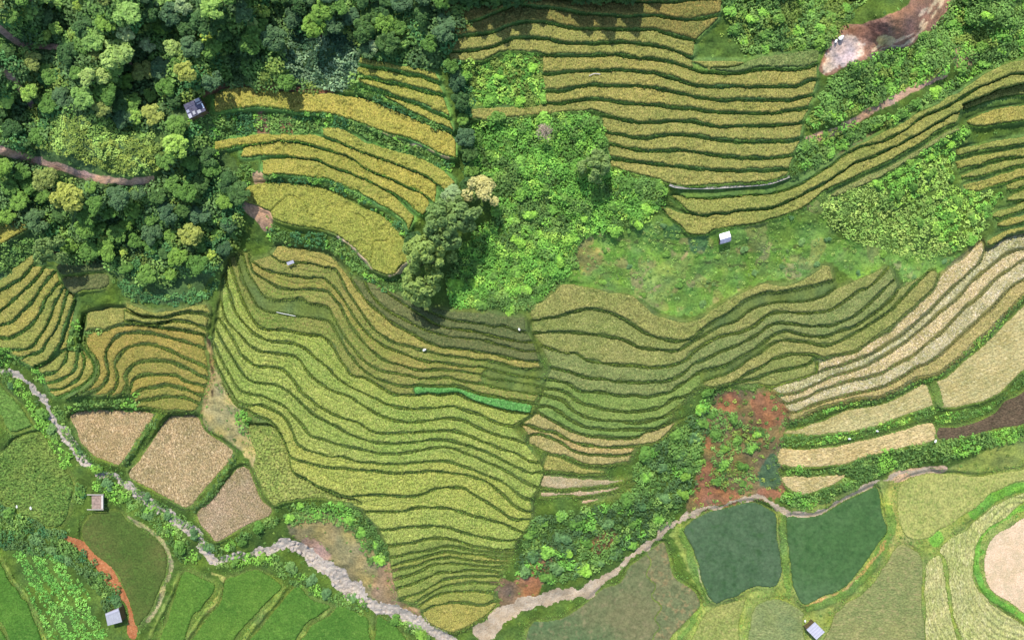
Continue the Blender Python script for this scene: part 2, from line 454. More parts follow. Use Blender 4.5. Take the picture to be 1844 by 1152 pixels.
QE = "1422,742 1444,739 1483,721 1522,712 1561,703 1600,690 1626,677 1652,659 1663,656 1686,643 1712,620 1738,596 1770,567 1783,556 1801,535 1814,522 1832,509 1850,499 1895,475"
QF = "1424,758 1444,751 1483,734 1527,723 1548,718 1582,715 1613,702 1647,684 1665,679 1686,674 1717,653 1751,622 1783,593 1816,559 1850,526 1895,490"
PPAIRS = [(QA, QBU, 12.0, "pale"), (QB, QC, 11.4, "pale"), (QC, QD, 10.9, "pale"), (QD, QE, 10.4, "pale"), (QE, QF, 9.9, "wheat")]

# the long flight in the middle
MA = "632,500 649,527 672,553 700,575 732,596 760,611 772,617 798,625 832,629 858,632 881,636 928,646 970,651"
MB_ = "657,507 667,527 688,551 712,566 738,580 772,596 801,604 832,609 876,613 902,622 936,630 970,632"
MC = "685,514 706,533 735,553 759,567 785,583 809,590 850,596 881,603 907,609 944,615 965,616"
MD = "776,561 806,573 829,578 863,583 892,588 907,586 926,593 949,598"
ME = "778,551 800,555 832,559 887,563 920,568 944,567"
M0 = "500,441 529,445 568,450 590,458 606,466 620,483 633,502 649,527 672,553 700,575 732,596 760,611 772,617 798,625 832,629 858,632 881,636 928,646 970,651"
M2 = "488,460 506,471 527,474 548,472 581,480 602,484 615,500 626,525 645,552 662,578 680,597 706,614 732,622 759,630 788,638 814,641 835,643 861,649 881,649 908,656 941,663 975,664"
M3 = "455,470 482,488 503,493 529,496 555,500 579,501 592,507 610,527 628,553 645,580 665,604 690,622 720,634 746,643 772,651 790,652 837,659 876,663 908,671 941,677 967,681 983,680"
M4 = "447,455 452,478 459,491 477,504 501,517 521,521 553,521 579,523 592,526 605,540 618,560 636,592 655,616 680,640 700,652 720,656 746,664 767,667 788,666 824,668 868,675 881,680 915,685 947,690 975,695"
M5 = "436,455 447,490 459,509 472,530 490,540 516,540 542,538 558,546 589,553 600,570 612,592 628,616 644,636 662,655 690,668 720,673 741,677 767,681 806,679 824,683 850,689 876,693 902,699 941,706 973,708"
M6 = "425,460 437,500 452,530 466,552 485,561 506,563 542,569 580,575 596,580 607,600 624,628 640,650 660,670 690,686 720,694 759,694 798,695 824,695 845,702 876,711 902,715 928,720 962,725"
M7 = "412,465 425,505 440,545 460,580 480,593 506,593 527,596 542,600 568,604 584,608 597,620 610,641 623,662 636,676 660,681 683,695 706,707 728,711 754,711 772,708 788,710 824,708 845,719 876,729 908,738 928,741 960,744"
M8 = "405,490 415,530 425,562 446,589 464,604 485,613 506,615 527,617 545,625 565,640 590,662 618,688 646,703 672,716 699,729 720,734 759,736 798,732 824,733 845,740 866,747 881,755 900,763 923,767"
M9 = "398,540 408,575 424,592 440,610 451,621 469,632 495,636 521,639 540,648 556,670 580,692 602,704 631,714 654,728 678,744 700,754 720,758 746,759 785,755 819,753 842,760 866,772 889,781 915,788 947,797"
M10 = "394,570 408,592 425,618 442,645 464,659 484,660 503,664 521,675 540,700 556,716 571,729 594,742 620,753 646,762 667,774 693,780 720,780 759,777 798,775 824,777 845,784 876,797 902,807 928,816 952,828 973,832"
M11 = "388,590 402,615 420,645 436,672 455,686 477,690 498,693 516,701 535,718 555,738 576,753 607,768 628,781 660,792 693,798 720,798 759,794 798,792 824,796 855,806 887,819 915,832 941,845 954,850 980,849"
M12 = "384,615 398,645 416,675 432,700 454,710 480,716 506,727 524,742 542,762 561,785 587,792 610,800 641,807 673,814 705,817 735,814 751,811 785,805 811,806 837,814 863,826 889,837 915,850 941,866 970,878"
M13 = "384,640 398,672 414,700 428,722 445,729 469,729 490,737 511,750 528,775 537,800 563,813 589,820 620,823 646,831 686,835 720,835 759,832 798,830 824,835 850,844 871,853 897,864 918,878 941,894 957,899"
M14 = "400,690 415,715 430,733 445,736 464,748 485,756 500,772 514,795 524,822 555,833 594,840 633,844 673,848 720,851 772,848 811,851 837,855 868,862 887,874 908,892 923,908 947,921 958,921"
M15 = "530,850 560,868 585,880 610,889 633,894 672,891 709,892 738,894 759,890 788,879 832,878 850,888 876,903 902,920 918,931 936,935 957,935"
M16 = "655,920 699,921 720,920 751,914 785,913 819,917 850,927 876,934 897,939 918,948 944,959"
M17 = "683,952 706,952 746,948 798,948 829,956 863,965 902,972 930,973"
M18 = "697,982 720,980 746,976 772,969 808,969 837,978 866,985 902,990 926,989"
M19 = "702,1003 720,999 759,993 801,984 832,986 866,992 897,996 920,997"
M20 = "703,1018 720,1014 759,1003 800,993 832,995 866,999 897,1003 918,1004"
M21 = "705,1028 720,1024 746,1019 777,1008 808,1003 837,1006 866,1010 915,1012"
M22 = "707,1043 720,1039 746,1032 772,1019 798,1013 824,1015 850,1018 882,1020 912,1021"
M23 = "713,1061 720,1058 746,1049 772,1038 793,1030 824,1029 845,1026 876,1027 900,1029"
M24 = "718,1079 730,1075 754,1068 780,1054 806,1042 837,1037 866,1037 902,1039"
M25 = "746,1086 767,1072 793,1058 824,1051 855,1048 899,1050"
M26 = "751,1092 777,1076 798,1067 824,1066 855,1063 889,1066"
M27 = "762,1099 793,1087 824,1084 868,1089 892,1080"
M28 = "760,1106 772,1121 798,1134 819,1139 850,1124 876,1108 898,1086"
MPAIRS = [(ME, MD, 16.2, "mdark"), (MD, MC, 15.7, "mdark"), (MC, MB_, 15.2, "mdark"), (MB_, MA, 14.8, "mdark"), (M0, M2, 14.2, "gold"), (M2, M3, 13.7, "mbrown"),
 (M3, M4, 13.2, "mbrown"), (M4, M5, 12.8, "mbrown"), (M5, M6, 12.4, "mbrown"), (M6, M7, 12.0, "mbrown"), (M7, M8, 11.5, "lime"), (M8, M9, 11.0, "lime"), (M9, M10, 10.5, "lime"),
 (M10, M11, 10.0, "lime"), (M11, M12, 9.6, "lime"), (M12, M13, 9.2, "lime"), (M13, M14, 8.8, "lime"), (M14, M15, 8.2, "lime"), (M15, M16, 7.6, "lime"), (M16, M17, 7.0, "lime"),
 (M17, M18, 6.5, "lime"), (M18, M19, 6.0, "lolive"), (M19, M20, 5.6, "lolive"), (M20, M21, 5.2, "lolive"), (M21, M22, 4.8, "lolive"), (M22, M23, 4.4, "lolive"), (M23, M24, 4.0, "lolive"),
 (M24, M25, 3.6, "lolive"), (M25, M26, 3.2, "lolive"), (M26, M27, 2.8, "lolive"), (M27, M28, 2.4, "golive")]

# left: the fan of narrow terraces and the whorl beside it
L_ = ["-48,530 0,501 26,481 52,460 68,452", "-48,556 0,525 26,509 42,499 60,478", "-48,588 0,561 26,540 47,520 68,499 80,481",
 "-48,600 0,587 26,576 44,558 65,535 73,520 88,501 101,486", "-48,614 0,608 21,607 47,594 65,576 76,556 81,540 96,522 109,507",
 "10,630 31,630 52,628 68,612 83,589 93,568 97,550 108,530 118,515", "34,646 50,641 73,633 88,612 104,586 112,560 117,545 122,525 128,518",
 "60,663 68,659 86,649 102,628 112,607 118,586 127,560 132,545 138,530"]
L2_ = ["62,661 75,657 90,648 100,640 112,632 120,630", "78,675 104,667 117,651 121,636 124,630", "83,690 112,682 133,667 138,648 140,634", "88,702 115,698 141,682 151,662 152,645 147,632",
 "102,716 125,706 148,693 167,675 169,656 159,636 146,618 147,600 152,581 155,562"]
S_ = ["108,719 130,708 152,694 170,675 171,656 161,637 148,618 149,600 153,581 156,563 175,556 200,552 226,550",
 "128,716 146,706 167,693 177,675 177,656 167,638 156,625 154,609 161,596 190,594 216,585 250,581 273,585 297,590 330,594 368,602",
 "156,710 182,698 194,682 195,664 190,641 198,620 214,604 234,599 273,600 312,609 345,618 370,628",
 "193,712 208,698 211,677 208,656 216,638 234,625 255,621 279,621 302,629 333,643 359,656 374,664",
 "222,710 229,690 227,675 240,656 260,650 286,649 318,655 339,664 365,677 378,683",
 "233,708 240,685 260,675 286,675 318,675 333,685 370,696", "240,716 255,701 276,698 302,693 328,698 367,712",
 "243,728 258,721 273,718 299,714 331,714 360,726", "248,738 260,733 281,738 299,742 352,741"]
U_ = ["228,541 250,551 279,559 312,556 350,547 372,545", "226,557 255,569 294,572 331,563 365,564 378,570", "224,578 250,581 279,584 312,578 338,580 372,592"]

# upper left golden flight
T_W = ["648,100 690,108 720,114 750,118 785,128", "645,118 690,124 720,130 755,138 792,150", "640,136 690,146 720,153 760,163 800,172", "640,150 690,166 720,178 750,188 785,203 812,214", "630,158 680,172 720,194 760,213 795,229 818,240"]
TPAIRS = [
 ("386,170 425,160 490,164 529,168 589,171 646,178 686,191 725,206 760,222 798,238 820,253", "386,201 425,194 464,191 503,194 542,200 594,203 620,209 654,222 699,238 760,257 798,277 823,283", 22.4, "tgold"),
 ("581,234 605,231 626,240 660,258 699,270 740,283 775,295 800,311 820,329", "583,241 620,258 650,272 680,283 712,293 760,312 790,332 806,347", 20.9, "tgold"),
 ("386,257 425,249 480,243 540,244 568,245 594,253 620,264 660,279 712,299 760,317 786,334", "386,271 425,263 480,256 530,253 560,259 590,267 615,280 640,291 672,308 712,324 760,346 786,366", 20.3, "tgold"),
 ("440,270 461,264 490,258 521,258 555,266 589,274 620,284 646,297 672,314 712,331 760,353 776,371", "433,281 490,278 542,282 576,287 602,300 633,311 686,336 725,357 762,388", 19.7, "tgold"),
 ("472,291 516,287 555,289 581,296 607,307 646,322 686,341 712,359 746,391", "474,313 542,315 581,320 620,333 654,349 686,367 725,393 739,416", 19.1, "tgold")]
TQ = "446,335 485,330 516,330 555,333 594,343 628,359 659,374 691,390 712,411 732,434 746,454 739,467 722,480 709,493 696,496 672,486 665,473 641,449 620,431 594,418 555,410 516,402 490,394 487,382 469,374 438,358"

# single fields: outline, level, crop, height of crop, label
FIELDS = [
 (TQ, 17.6, "tgold", .45, "broad golden rice field with brown cracks, lowest of the upper left flight"),
 ("-48,405 0,400 40,399 57,407 52,412 30,425 0,440 -48,450", 16.6, "tgold", .4, "golden rice patch cut off by the left frame edge under forest trees"),
 ("128,745 182,737 245,740 275,742 277,750 250,789 221,833 208,836 167,818 146,797 138,776", 5.6, "tan", .1, "cut tan field above the stream, topmost of the three dry fields"),
 ("232,853 262,812 297,757 318,748 355,750 368,772 390,788 420,815 390,856 362,888 340,914 318,906 286,888 250,870", 5.0, "tan", .1, "cut tan field, middle and largest of the three dry fields by the stream"),
 ("354,927 382,898 412,860 430,842 446,843 456,860 464,883 475,904 491,915 485,928 451,943 399,972 386,974 373,956", 4.2, "tanpink", .1, "pinkish cut field, lowest of the three dry fields by the stream"),
 ("1681,690 1704,678 1743,645 1783,611 1820,573 1850,545 1895,510 1895,620 1850,658 1819,688 1803,706 1777,719 1743,729 1710,733 1690,731 1686,712", 8.6, "tanfield", .12, "large tan stubble field curving out of the right frame edge"),
 ("1418,774 1444,769 1496,750 1535,736 1585,728 1626,710 1663,692 1674,706 1681,727 1673,732 1626,748 1574,768 1522,778 1480,781 1444,782 1414,781", 8.2, "tanfield", .12, "tan stubble field directly above the long green hedge bank"),
 ("1406,808 1444,809 1496,806 1535,797 1600,781 1670,760 1684,770 1683,787 1678,795 1626,806 1574,819 1522,834 1480,840 1444,841 1406,836", 7.0, "tanfield", .12, "tan stubble field between the two green hedge banks left of the purple plot"),
 ("1691,771 1730,766 1770,754 1793,741 1809,723 1850,701 1895,675 1895,755 1850,764 1783,775 1730,788 1691,791", 7.0, "plough", .05, "dark purple ploughed plot at the right frame edge"),
 ("1408,858 1444,857 1490,855 1522,854 1512,865 1478,881 1455,889 1437,888 1418,877", 5.6, "tanfield", .12, "small tan stubble plot at the foot of the red gully"),
 ("1247,935 1273,922 1309,914 1340,905 1364,904 1380,914 1398,925 1399,961 1405,998 1407,1029 1395,1055 1366,1055 1338,1065 1327,1073 1306,1079 1286,1086 1268,1058 1260,1034 1254,1008 1244,982 1230,956", 3.0, "emerald", .2, "dark emerald paddy with rounded top, left of the grassy dividing bund"),
 ("1416,931 1444,930 1475,926 1509,909 1548,888 1579,877 1587,917 1598,954 1579,982 1559,1013 1538,1040 1517,1060 1478,1076 1449,1089 1429,1058 1421,1008 1416,956", 3.0, "emerald2", .2, "dark emerald paddy with pointed foot, right of the grassy dividing bund"),
 ("954,1126 1001,1115 1046,1092 1085,1060 1116,1047 1134,1019 1171,990 1195,975 1203,998 1218,1040 1247,1060 1262,1086 1247,1107 1226,1130 1207,1152 1190,1200 965,1200", 1.8, "emmix", .12, "green paddy below the sandy track at the bottom frame edge"),
 ("1163,994 1171,988 1195,975 1203,998 1218,1040 1247,1060 1262,1086 1247,1107 1226,1130 1207,1152 1190,1200 1172,1200 1176,1150 1188,1130 1180,1112 1190,1092 1174,1074 1180,1052 1164,1034 1172,1012", 1.8, "embrown", .08, "brown drying half of the paddy below the sandy track"),
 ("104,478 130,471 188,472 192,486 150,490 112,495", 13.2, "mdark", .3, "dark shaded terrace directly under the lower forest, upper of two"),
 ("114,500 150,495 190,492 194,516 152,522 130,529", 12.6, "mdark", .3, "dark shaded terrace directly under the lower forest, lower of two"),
 ("1284,1092 1310,1086 1328,1080 1342,1076 1338,1095 1330,1130 1328,1200 1232,1200 1245,1150 1262,1115", 2.2, "meadowf", .15, "yellow green grassy plot below the first emerald paddy"),
 ("1360,1092 1395,1078 1418,1082 1438,1094 1448,1106 1444,1122 1450,1200 1346,1200 1350,1130", 2.3, "greyf", .15, "grey green grassy plot left of the hut with the pale roof"),
 ("1618,980 1650,990 1662,1015 1660,1090 1668,1200 1480,1200 1495,1125 1515,1092 1560,1062 1590,1022", 2.6, "brownf", .15, "brown green plot between the second emerald paddy and pale ridged plots"),
 ("1617,880 1650,855 1700,852 1760,858 1800,850 1850,842 1895,836 1895,868 1850,866 1800,880 1750,918 1700,950 1670,968 1640,970 1622,950", 3.0, "meadowf2", .2, "wide yellow green plot below the long hedge at the right"),
 ("1686,998 1697,1013 1704,1060 1710,1099 1717,1128 1738,1200 1672,1200 1667,1086 1665,1024", 2.4, "ridged", .18, "narrow pale ridged plot left of the thin green bund"),
 ("1710,969 1738,954 1756,935 1790,909 1829,891 1895,865 1895,880 1850,898 1809,933 1777,954 1759,982 1754,1013 1754,1047 1775,1076 1809,1102 1850,1130 1895,1165 1895,1200 1765,1200 1722,1125 1714,1086 1709,1047 1704,1008 1693,991", 2.3, "ridged", .18, "pale ridged plot winding round the pink bare plot"),
 ("1783,974 1796,959 1850,930 1895,915 1895,1140 1850,1108 1816,1084 1790,1068 1775,1045 1770,1013 1775,993", 2.6, "pinkf", .05, "pink bare plot inside the bright green bund at the right frame edge"),
 ("161,930 208,917 234,940 271,961 292,980 302,1008 299,1034 286,1060 276,1092 260,1115 247,1125 234,1086 214,1040 193,1013 167,993 148,964", 2.4, "jolive", .2, "dark olive paddy beside the orange clay bank"),
 ("333,1029 365,1040 387,1050 383,1068 363,1094 344,1118 316,1200 270,1200 305,1108 318,1060", 1.6, "jgreen", .3, "green paddy between the dark ditch and the first grassy bund"),
 ("406,1044 428,1033 459,1024 472,1028 506,1053 485,1081 456,1112 431,1141 395,1200 320,1200 370,1115 398,1082", 1.4, "jgreen", .3, "green paddy right of the first grassy bund at the bottom edge"),
 ("528,1057 540,1055 568,1081 594,1091 579,1105 545,1131 510,1200 415,1200 474,1123 508,1081", 1.2, "jgreen", .3, "green paddy, third along the bottom edge between straight grassy bunds"),
 ("610,1089 631,1096 649,1107 663,1114 665,1141 675,1200 520,1200 555,1133 591,1108", 1.0, "jgreen", .3, "green paddy, fourth along the bottom edge beside the rocky stream"),
 ("678,1112 699,1117 720,1133 760,1200 684,1200", .8, "jgreen", .3, "small triangular green paddy squeezed beside the rocky stream"),
 ("-48,990 -8,1004 0,1012 26,1053 47,1080 62,1113 90,1200 40,1200 20,1160 0,1116 -48,1060", 2.2, "jgreen", .3, "green paddy in the bottom left corner above its thin bund"),
 ("-48,1085 -4,1120 18,1165 30,1200 -48,1200", 1.8, "jgreen", .3, "sliver of green paddy filling the bottom left corner"),
 ("0,815 15,802 30,788 73,779 86,793 104,822 124,855 133,872 128,899 120,930 104,948 75,943 40,925 0,900 -48,880 -48,825", 3.2, "limefield", .35, "tussocky yellow green field left of the rocky stream"),
 ("448,765 470,762 490,764 502,776 514,800 522,824 530,850 556,866 584,882 606,892 640,898 652,908 610,902 560,896 515,902 494,910 482,896 468,868 458,840 460,815 450,790", 6.6, "limelodge", .3, "lodged yellow green rice between the lowest dry field and the middle flight"),
 ("-48,675 -6,688 16,708 39,732 56,758 60,767 24,777 10,765 0,745 -48,720", 3.8, "brightfield", .35, "bright green field at the left frame edge below the stream"),
]

# ---- ground: name, outline or line + width, material
STREAM = "-48,650 0,664 26,672 52,690 68,706 81,721 91,747 104,768 125,792 138,812 156,833 182,850 208,859 234,873 260,899 294,920 325,938 346,956 362,977 372,997 386,1008 425,1000 464,993 506,980 529,982 558,1000 587,1021 610,1042 633,1060 660,1081 686,1094 725,1104 750,1116 780,1133 806,1150 850,1200"
STREAM_W = [10, 10, 13, 13, 13, 12, 14, 16, 14, 14, 14, 14, 14, 14, 14, 12, 12, 14, 20, 27, 28, 26, 20, 22, 22, 20, 18, 20]
TRACK = "862,1150 890,1120 925,1094 954,1086 1006,1073 1058,1060 1088,1038 1114,1024 1134,1003 1171,978 1192,958 1206,938 1225,932 1240,930"
TRACK_W = [30, 34, 30, 24, 24, 20, 14, 14, 12, 14, 16, 12]
TRACK2 = "1240,926 1270,914 1310,905 1340,896 1366,893 1386,902 1402,914 1420,924 1450,928 1478,921 1509,904 1548,882 1580,866 1610,856 1640,851 1690,843"

# ------------------------------------------------------------------ collect the terraces
STRIPS = []                        # dict: poly, lower (line), z, mat, h, bank, label, group, gap
ORD = ["first", "second", "third", "fourth", "fifth", "sixth", "seventh", "eighth", "ninth", "tenth", "eleventh", "twelfth", "thirteenth", "fourteenth", "fifteenth",
       "sixteenth", "seventeenth", "eighteenth", "nineteenth", "twentieth", "twenty-first", "twenty-second", "twenty-third", "twenty-fourth", "twenty-fifth", "twenty-sixth", "twenty-seventh", "twenty-eighth", "twenty-ninth", "thirtieth", "thirty-first", "thirty-second"]

def add_strip(U, L, gap, z, mat, h, bank, label, group, seed):
    U = smooth(PL(U), 5) if isinstance(U, str) else U; L = smooth(PL(L), 5) if isinstance(L, str) else L
    U = U + normals(U) * (gap / 2 + wob(len(U), 0.9, seed))[:, None]
    Lb = L.copy()
    L = L - normals(L) * (gap / 2 + wob(len(L), 0.9, seed + 500))[:, None]
    STRIPS.append(dict(poly=np.vstack([U, L[::-1]]), lower=L, bankline=Lb, gap=gap, z=z, mat=mat, h=h, bank=bank, label=label, group=group))

def pairs(lst, gap, bank, label, group, h=0.45, rev=False):
    n = len(lst)
    for i, (U, L, z, mat) in enumerate(lst):
        adj = dict(gold="golden", dull="shaded", golive="yellow green", olive="olive", colive="olive", cgreen="green", wheat="wheat coloured", pinkstub="pinkish cut", pale="pale cut",
                   mdark="dark green", mbrown="brownish green", lime="yellow green", lolive="olive green", tgold="golden")[mat]
        hh = {"pale": .1, "pinkstub": .08, "wheat": .3}.get(mat, h)
        add_strip(U, L, gap, z, mat, hh, bank, label.format(adj=adj, n=ORD[i]), group, 31 * i + len(STRIPS))

for f in FL:
    ls = f["lines"]
    for i in range(len(ls) - 1):
        U, L = smooth(ls[i], 5), smooth(ls[i + 1], 5)
        if abs(U[0, 0] - L[0, 0]) > 60:
            x0 = max(U[0, 0], L[0, 0]) - 2; U = U[U[:, 0] >= x0]; L = L[L[:, 0] >= x0]
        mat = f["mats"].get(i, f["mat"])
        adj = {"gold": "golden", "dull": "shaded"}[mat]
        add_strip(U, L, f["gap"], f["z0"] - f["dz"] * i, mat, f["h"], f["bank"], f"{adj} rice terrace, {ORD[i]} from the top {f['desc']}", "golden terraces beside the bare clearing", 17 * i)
# the dull strip that starts beside the small bush
add_strip("1246,110 1268,118 1290,120 1325,116 1352,104 1380,98 1410,95 1476,84", "1249,124 1262,128 1288,130 1314,133 1340,130 1372,124 1419,125 1450,123 1473,113", 6, 26.8, "colive", .4, "bank_dark",
          "dull green rice terrace under the leafy bushes, left of the bare clearing", "golden terraces beside the bare clearing", 3)
pairs(BPAIRS, 2.2, "bank_dark", "{adj} rice terrace, {n} one below the white water channel", "terraces below the white channel")
pairs(RPAIRS, 1.5, "bank_dark", "{adj} rice terrace, {n} down the stack of rounded ends at the right edge", "round ended terraces at the right edge")
pairs(CPAIRS, 4.0, "bank_mid", "{adj} rice terrace, {n} down the slope right of the middle step line", "terraces right of the middle step line", h=.3)
pairs(PPAIRS, 4.5, "bank_dry", "{adj} terrace, {n} down the sweep of pale cut strips", "pale cut strips")
pairs(MPAIRS, 2.8, "bank_mid", "{adj} rice terrace, {n} down the long middle flight", "terraces of the long middle flight", h=.28)
pairs([(L_[i], L_[i + 1], 13.6 - .5 * i, "golive") for i in range(len(L_) - 1)] + [("66,662 80,655 95,645 104,632 112,617 122,590 127,562 133,546 139,531", L2_[0], 9.8, "golive")]
      + [(L2_[i], L2_[i + 1], 9.4 - .4 * i, "golive") for i in range(len(L2_) - 1)], 3.8, "bank_dark", "{adj} rice terrace, {n} in the narrow fan above the stream", "narrow fan above the stream", h=.28)
pairs([(S_[i], S_[i + 1], 10.2 - .45 * i, "gold" if i in (1, 3) else "sbrown") for i in range(len(S_) - 1)] if False else
      [(S_[i], S_[i + 1], 10.2 - .45 * i, "gold" if i == 0 else "golive") for i in range(len(S_) - 1)], 5, "bank_mid", "{adj} rice terrace, {n} in the curled whorl left of the gully path", "curled whorl beside the gully path", h=.26)
pairs([(U_[0], U_[1], 11.6, "golive"), (U_[1], U_[2], 11.1, "golive"), (U_[2], "250,583 273,586 297,591 330,595 372,604", 10.6, "golive")], 5, "bank_mid", "{adj} rice terrace, {n} under the dark forest edge above the whorl", "terraces under the forest edge")
pairs([(T_W[i], T_W[i + 1], 25.6 - .7 * i, "tgold") for i in range(4)], 6.5, "bank_green", "{adj} rice terrace, {n} in the short shaded steps beside the tree lined gully", "short shaded steps")
pairs(TPAIRS, -4.5, "bank_green", "{adj} rice terrace, {n} in the leafy flight right of the dark hut", "leafy flight right of the dark hut")
for s in STRIPS:
    if s["mat"] == "golive" and "whorl" in s["group"]: s["mat"] = "sbrown"
STRIP_N = len(STRIPS)
for k, (p, z, mat, h, label) in enumerate(FIELDS):
    q = smooth(PL(p), 5, True); q = q + normals(q) * wob(len(q), 0.8, k)[:, None]
    STRIPS.append(dict(poly=q, lower=None, z=z, mat=mat, h=h, bank=None, label=label, group="single fields", gap=4))

# emerald strip is a field of its own inside the middle flight
q = smooth(PL("745,697 760,696 798,697 822,697 843,704 874,713 902,717 930,723 958,729 962,741 950,743 928,740 908,737 876,728 848,719 826,707 788,709 772,707 748,709"), 5, True)
STRIPS.append(dict(poly=q, lower=None, z=12.05, mat="vivid", h=.55, bank=None, label="vivid emerald rice strip lying across the middle flight", group="single fields", gap=4))

# ------------------------------------------------------------------ heights
SID = np.full((R_, C_), -1, np.int32)
for k, s in enumerate(STRIPS):
    r, c, m = fill(s["poly"])
    if m.size == 0: continue
    sub = SID[r:r + m.shape[0], c:c + m.shape[1]]; sub[m] = k

# foot paths and cracks that part the crop
CUTS = [("488,381 497,372 508,362 518,354 532,356 546,364 554,376 553,390", 2.4), ("640,385 654,393 664,406 670,425 673,448 668,468 662,480", 3.0), ("672,436 690,434 702,432", 2.2),
 ("230,600 236,616 240,632 243,650 250,664 258,672 263,690 270,704 270,722 262,736", 3.6), ("543,546 543,570", 2.6), ("538,572 537,600", 2.4), ("881,650 879,664 868,678 876,690", 5),
 ("1684,690 1690,706 1697,730", 5), ("950,548 950,590 965,618 974,650 985,664 972,712 958,742", 6.5), ("382,598 376,620 376,650 383,670 400,690", 4)]
CRACK = np.zeros((R_, C_), bool)
for i_, (ln, w) in enumerate(CUTS):
    m_ = mask_line(PL(ln), w, .5, 5)
    if i_ < 6: CRACK |= m_
    else: SID[m_] = -1
crk = np.random.default_rng(91)
for s in STRIPS[:STRIP_N]:                              # thin inner bunds where the middle flight wraps round its spur
    if s["group"] != "terraces of the long middle flight": continue
    n_ = len(s["lower"]); U = s["poly"][:len(s["poly"]) - n_]; L = s["lower"]
    if U[0, 0] > 560: continue
    for f_ in ((.5,) if crk.uniform() < .6 else (.35, .68)):
        a_, b_ = crk.uniform(.02, .1), crk.uniform(.32, .55)
        tt_ = np.linspace(a_, b_, 40)
        ml = np.array([U[int(t_ * (len(U) - 1))] * (1 - f_) + L[int(t_ * (len(L) - 1))] * f_ for t_ in tt_])
        CRACK |= mask_line(ml + wob(40, .8, int(a_ * 9999))[:, None] * np.array([0, 1.0]), 2.0, .3, 8)
for s in STRIPS[:STRIP_N]:                              # low cross bunds and lodged patches
    n_ = len(s["lower"]); U = s["poly"][:len(s["poly"]) - n_]; L = s["lower"]
    for _ in range(int(crk.integers(0, 4)) if len(L) > 25 else 0):
        t_ = crk.uniform(.06, .94); a_ = U[int(t_ * (len(U) - 1))]; b_ = L[int(np.clip(t_ + crk.normal() * .012, 0, 1) * (len(L) - 1))]
        if np.hypot(*(a_ - b_)) < 45: CRACK |= mask_line([a_, (a_ + b_) / 2 + crk.normal(size=2) * 1.5, b_], 1.9, .3, 6)

CP = [(0, 0, 34), (200, 0, 33), (400, 0, 32), (600, 0, 30), (760, 0, 30), (760, 60, 28.5), (640, 80, 28), (500, 120, 26.5), (350, 120, 27), (150, 120, 28.4), (0, 120, 28.5), (0, 260, 24), (150, 215, 26.6), (180, 270, 25.4), (240, 300, 24.6), (120, 270, 25.2), (180, 335, 22.6),
 (310, 230, 24), (370, 215, 23), (0, 350, 20), (150, 370, 20), (300, 350, 19.6), (410, 350, 18.3), (150, 430, 16.5), (300, 450, 15.5), (380, 480, 14.8), (230, 520, 13), (330, 535, 12.6), (130, 500, 13), (0, 470, 15),
 (822, 100, 25.5), (835, 170, 23), (845, 240, 21), (850, 300, 20), (850, 350, 19), (760, 470, 17), (700, 520, 15.8), (780, 530, 16.2), (900, 150, 25.4), (950, 280, 22), (1050, 280, 21.5), (1100, 360, 20.3), (900, 420, 18.5), (1000, 460, 17.6),
 (900, 520, 17), (1100, 470, 17.2), (1200, 480, 17.2), (1300, 470, 17), (1400, 450, 17), (1450, 430, 17), (1600, 400, 15.5), (1700, 400, 14.5), (1600, 320, 18), (1500, 470, 15.2), (1600, 480, 13.6), (1720, 300, 16.8),
 (1400, 30, 29.4), (1500, 60, 28), (1600, 30, 30.5), (1800, 30, 26), (1550, 120, 27), (1500, 200, 25), (1450, 270, 22.5), (1600, 190, 23.5), (1700, 120, 24), (1800, 90, 22.5), (1650, 175, 22.5), (1500, 270, 21.5),
 (1290, 720, 9.5), (1340, 715, 10), (1400, 760, 8.8), (1330, 800, 6.8), (1330, 860, 4.6), (1380, 880, 4.4), (1240, 800, 8), (1200, 860, 6), (1150, 930, 4.2), (1050, 960, 5), (980, 960, 5.4), (950, 1010, 3.4), (1000, 1040, 2.6), (1100, 1010, 2.6),
 (1260, 900, 3.8), (1410, 845, 6), (1600, 830, 5), (1750, 800, 5), (1540, 790, 7.2), (1640, 850, 3.4), (1420, 920, 3.2), (1410, 1000, 3.2), (1230, 1000, 2.6), (1240, 940, 3), (1600, 940, 3.1), (1640, 900, 3), (1640, 985, 2.8), (1450, 1110, 2.4),
 (0, 664, 4.6), (68, 706, 4.0), (138, 812, 3.0), (208, 859, 2.5), (294, 920, 1.9), (372, 997, 1.2), (464, 993, .7), (558, 1000, .5), (633, 1060, 0), (725, 1104, -.3), (800, 1145, -.6), (860, 1145, -.2),
 (600, 950, 3.0), (560, 920, 4), (660, 960, 4.5), (680, 1030, 3), (700, 1060, 2.2), (520, 940, 4.4), (420, 760, 7.5), (400, 720, 8.2), (460, 850, 6.2), (500, 880, 5.6), (440, 1015, 1.8), (560, 1050, 1.5),
 (60, 930, 3.2), (80, 1030, 3.0), (170, 1080, 3), (120, 860, 3.4), (200, 890, 3), (240, 900, 2.8), (320, 980, 2.2), (300, 1100, 1.8), (30, 640, 6.5), (110, 620, 9.8), (145, 740, 6.5), (20, 720, 4), (80, 760, 3.4),
 (1000, -60, 34), (1400, -60, 34), (400, -60, 36), (1800, -60, 29), (920, 1090, .4), (1000, 1085, .7), (1090, 1045, 1.2), (1150, 990, 1.9), (1320, 910, 3.2), (1500, 915, 3.1)]
pts = [(u, v, z) for u, v, z in CP]
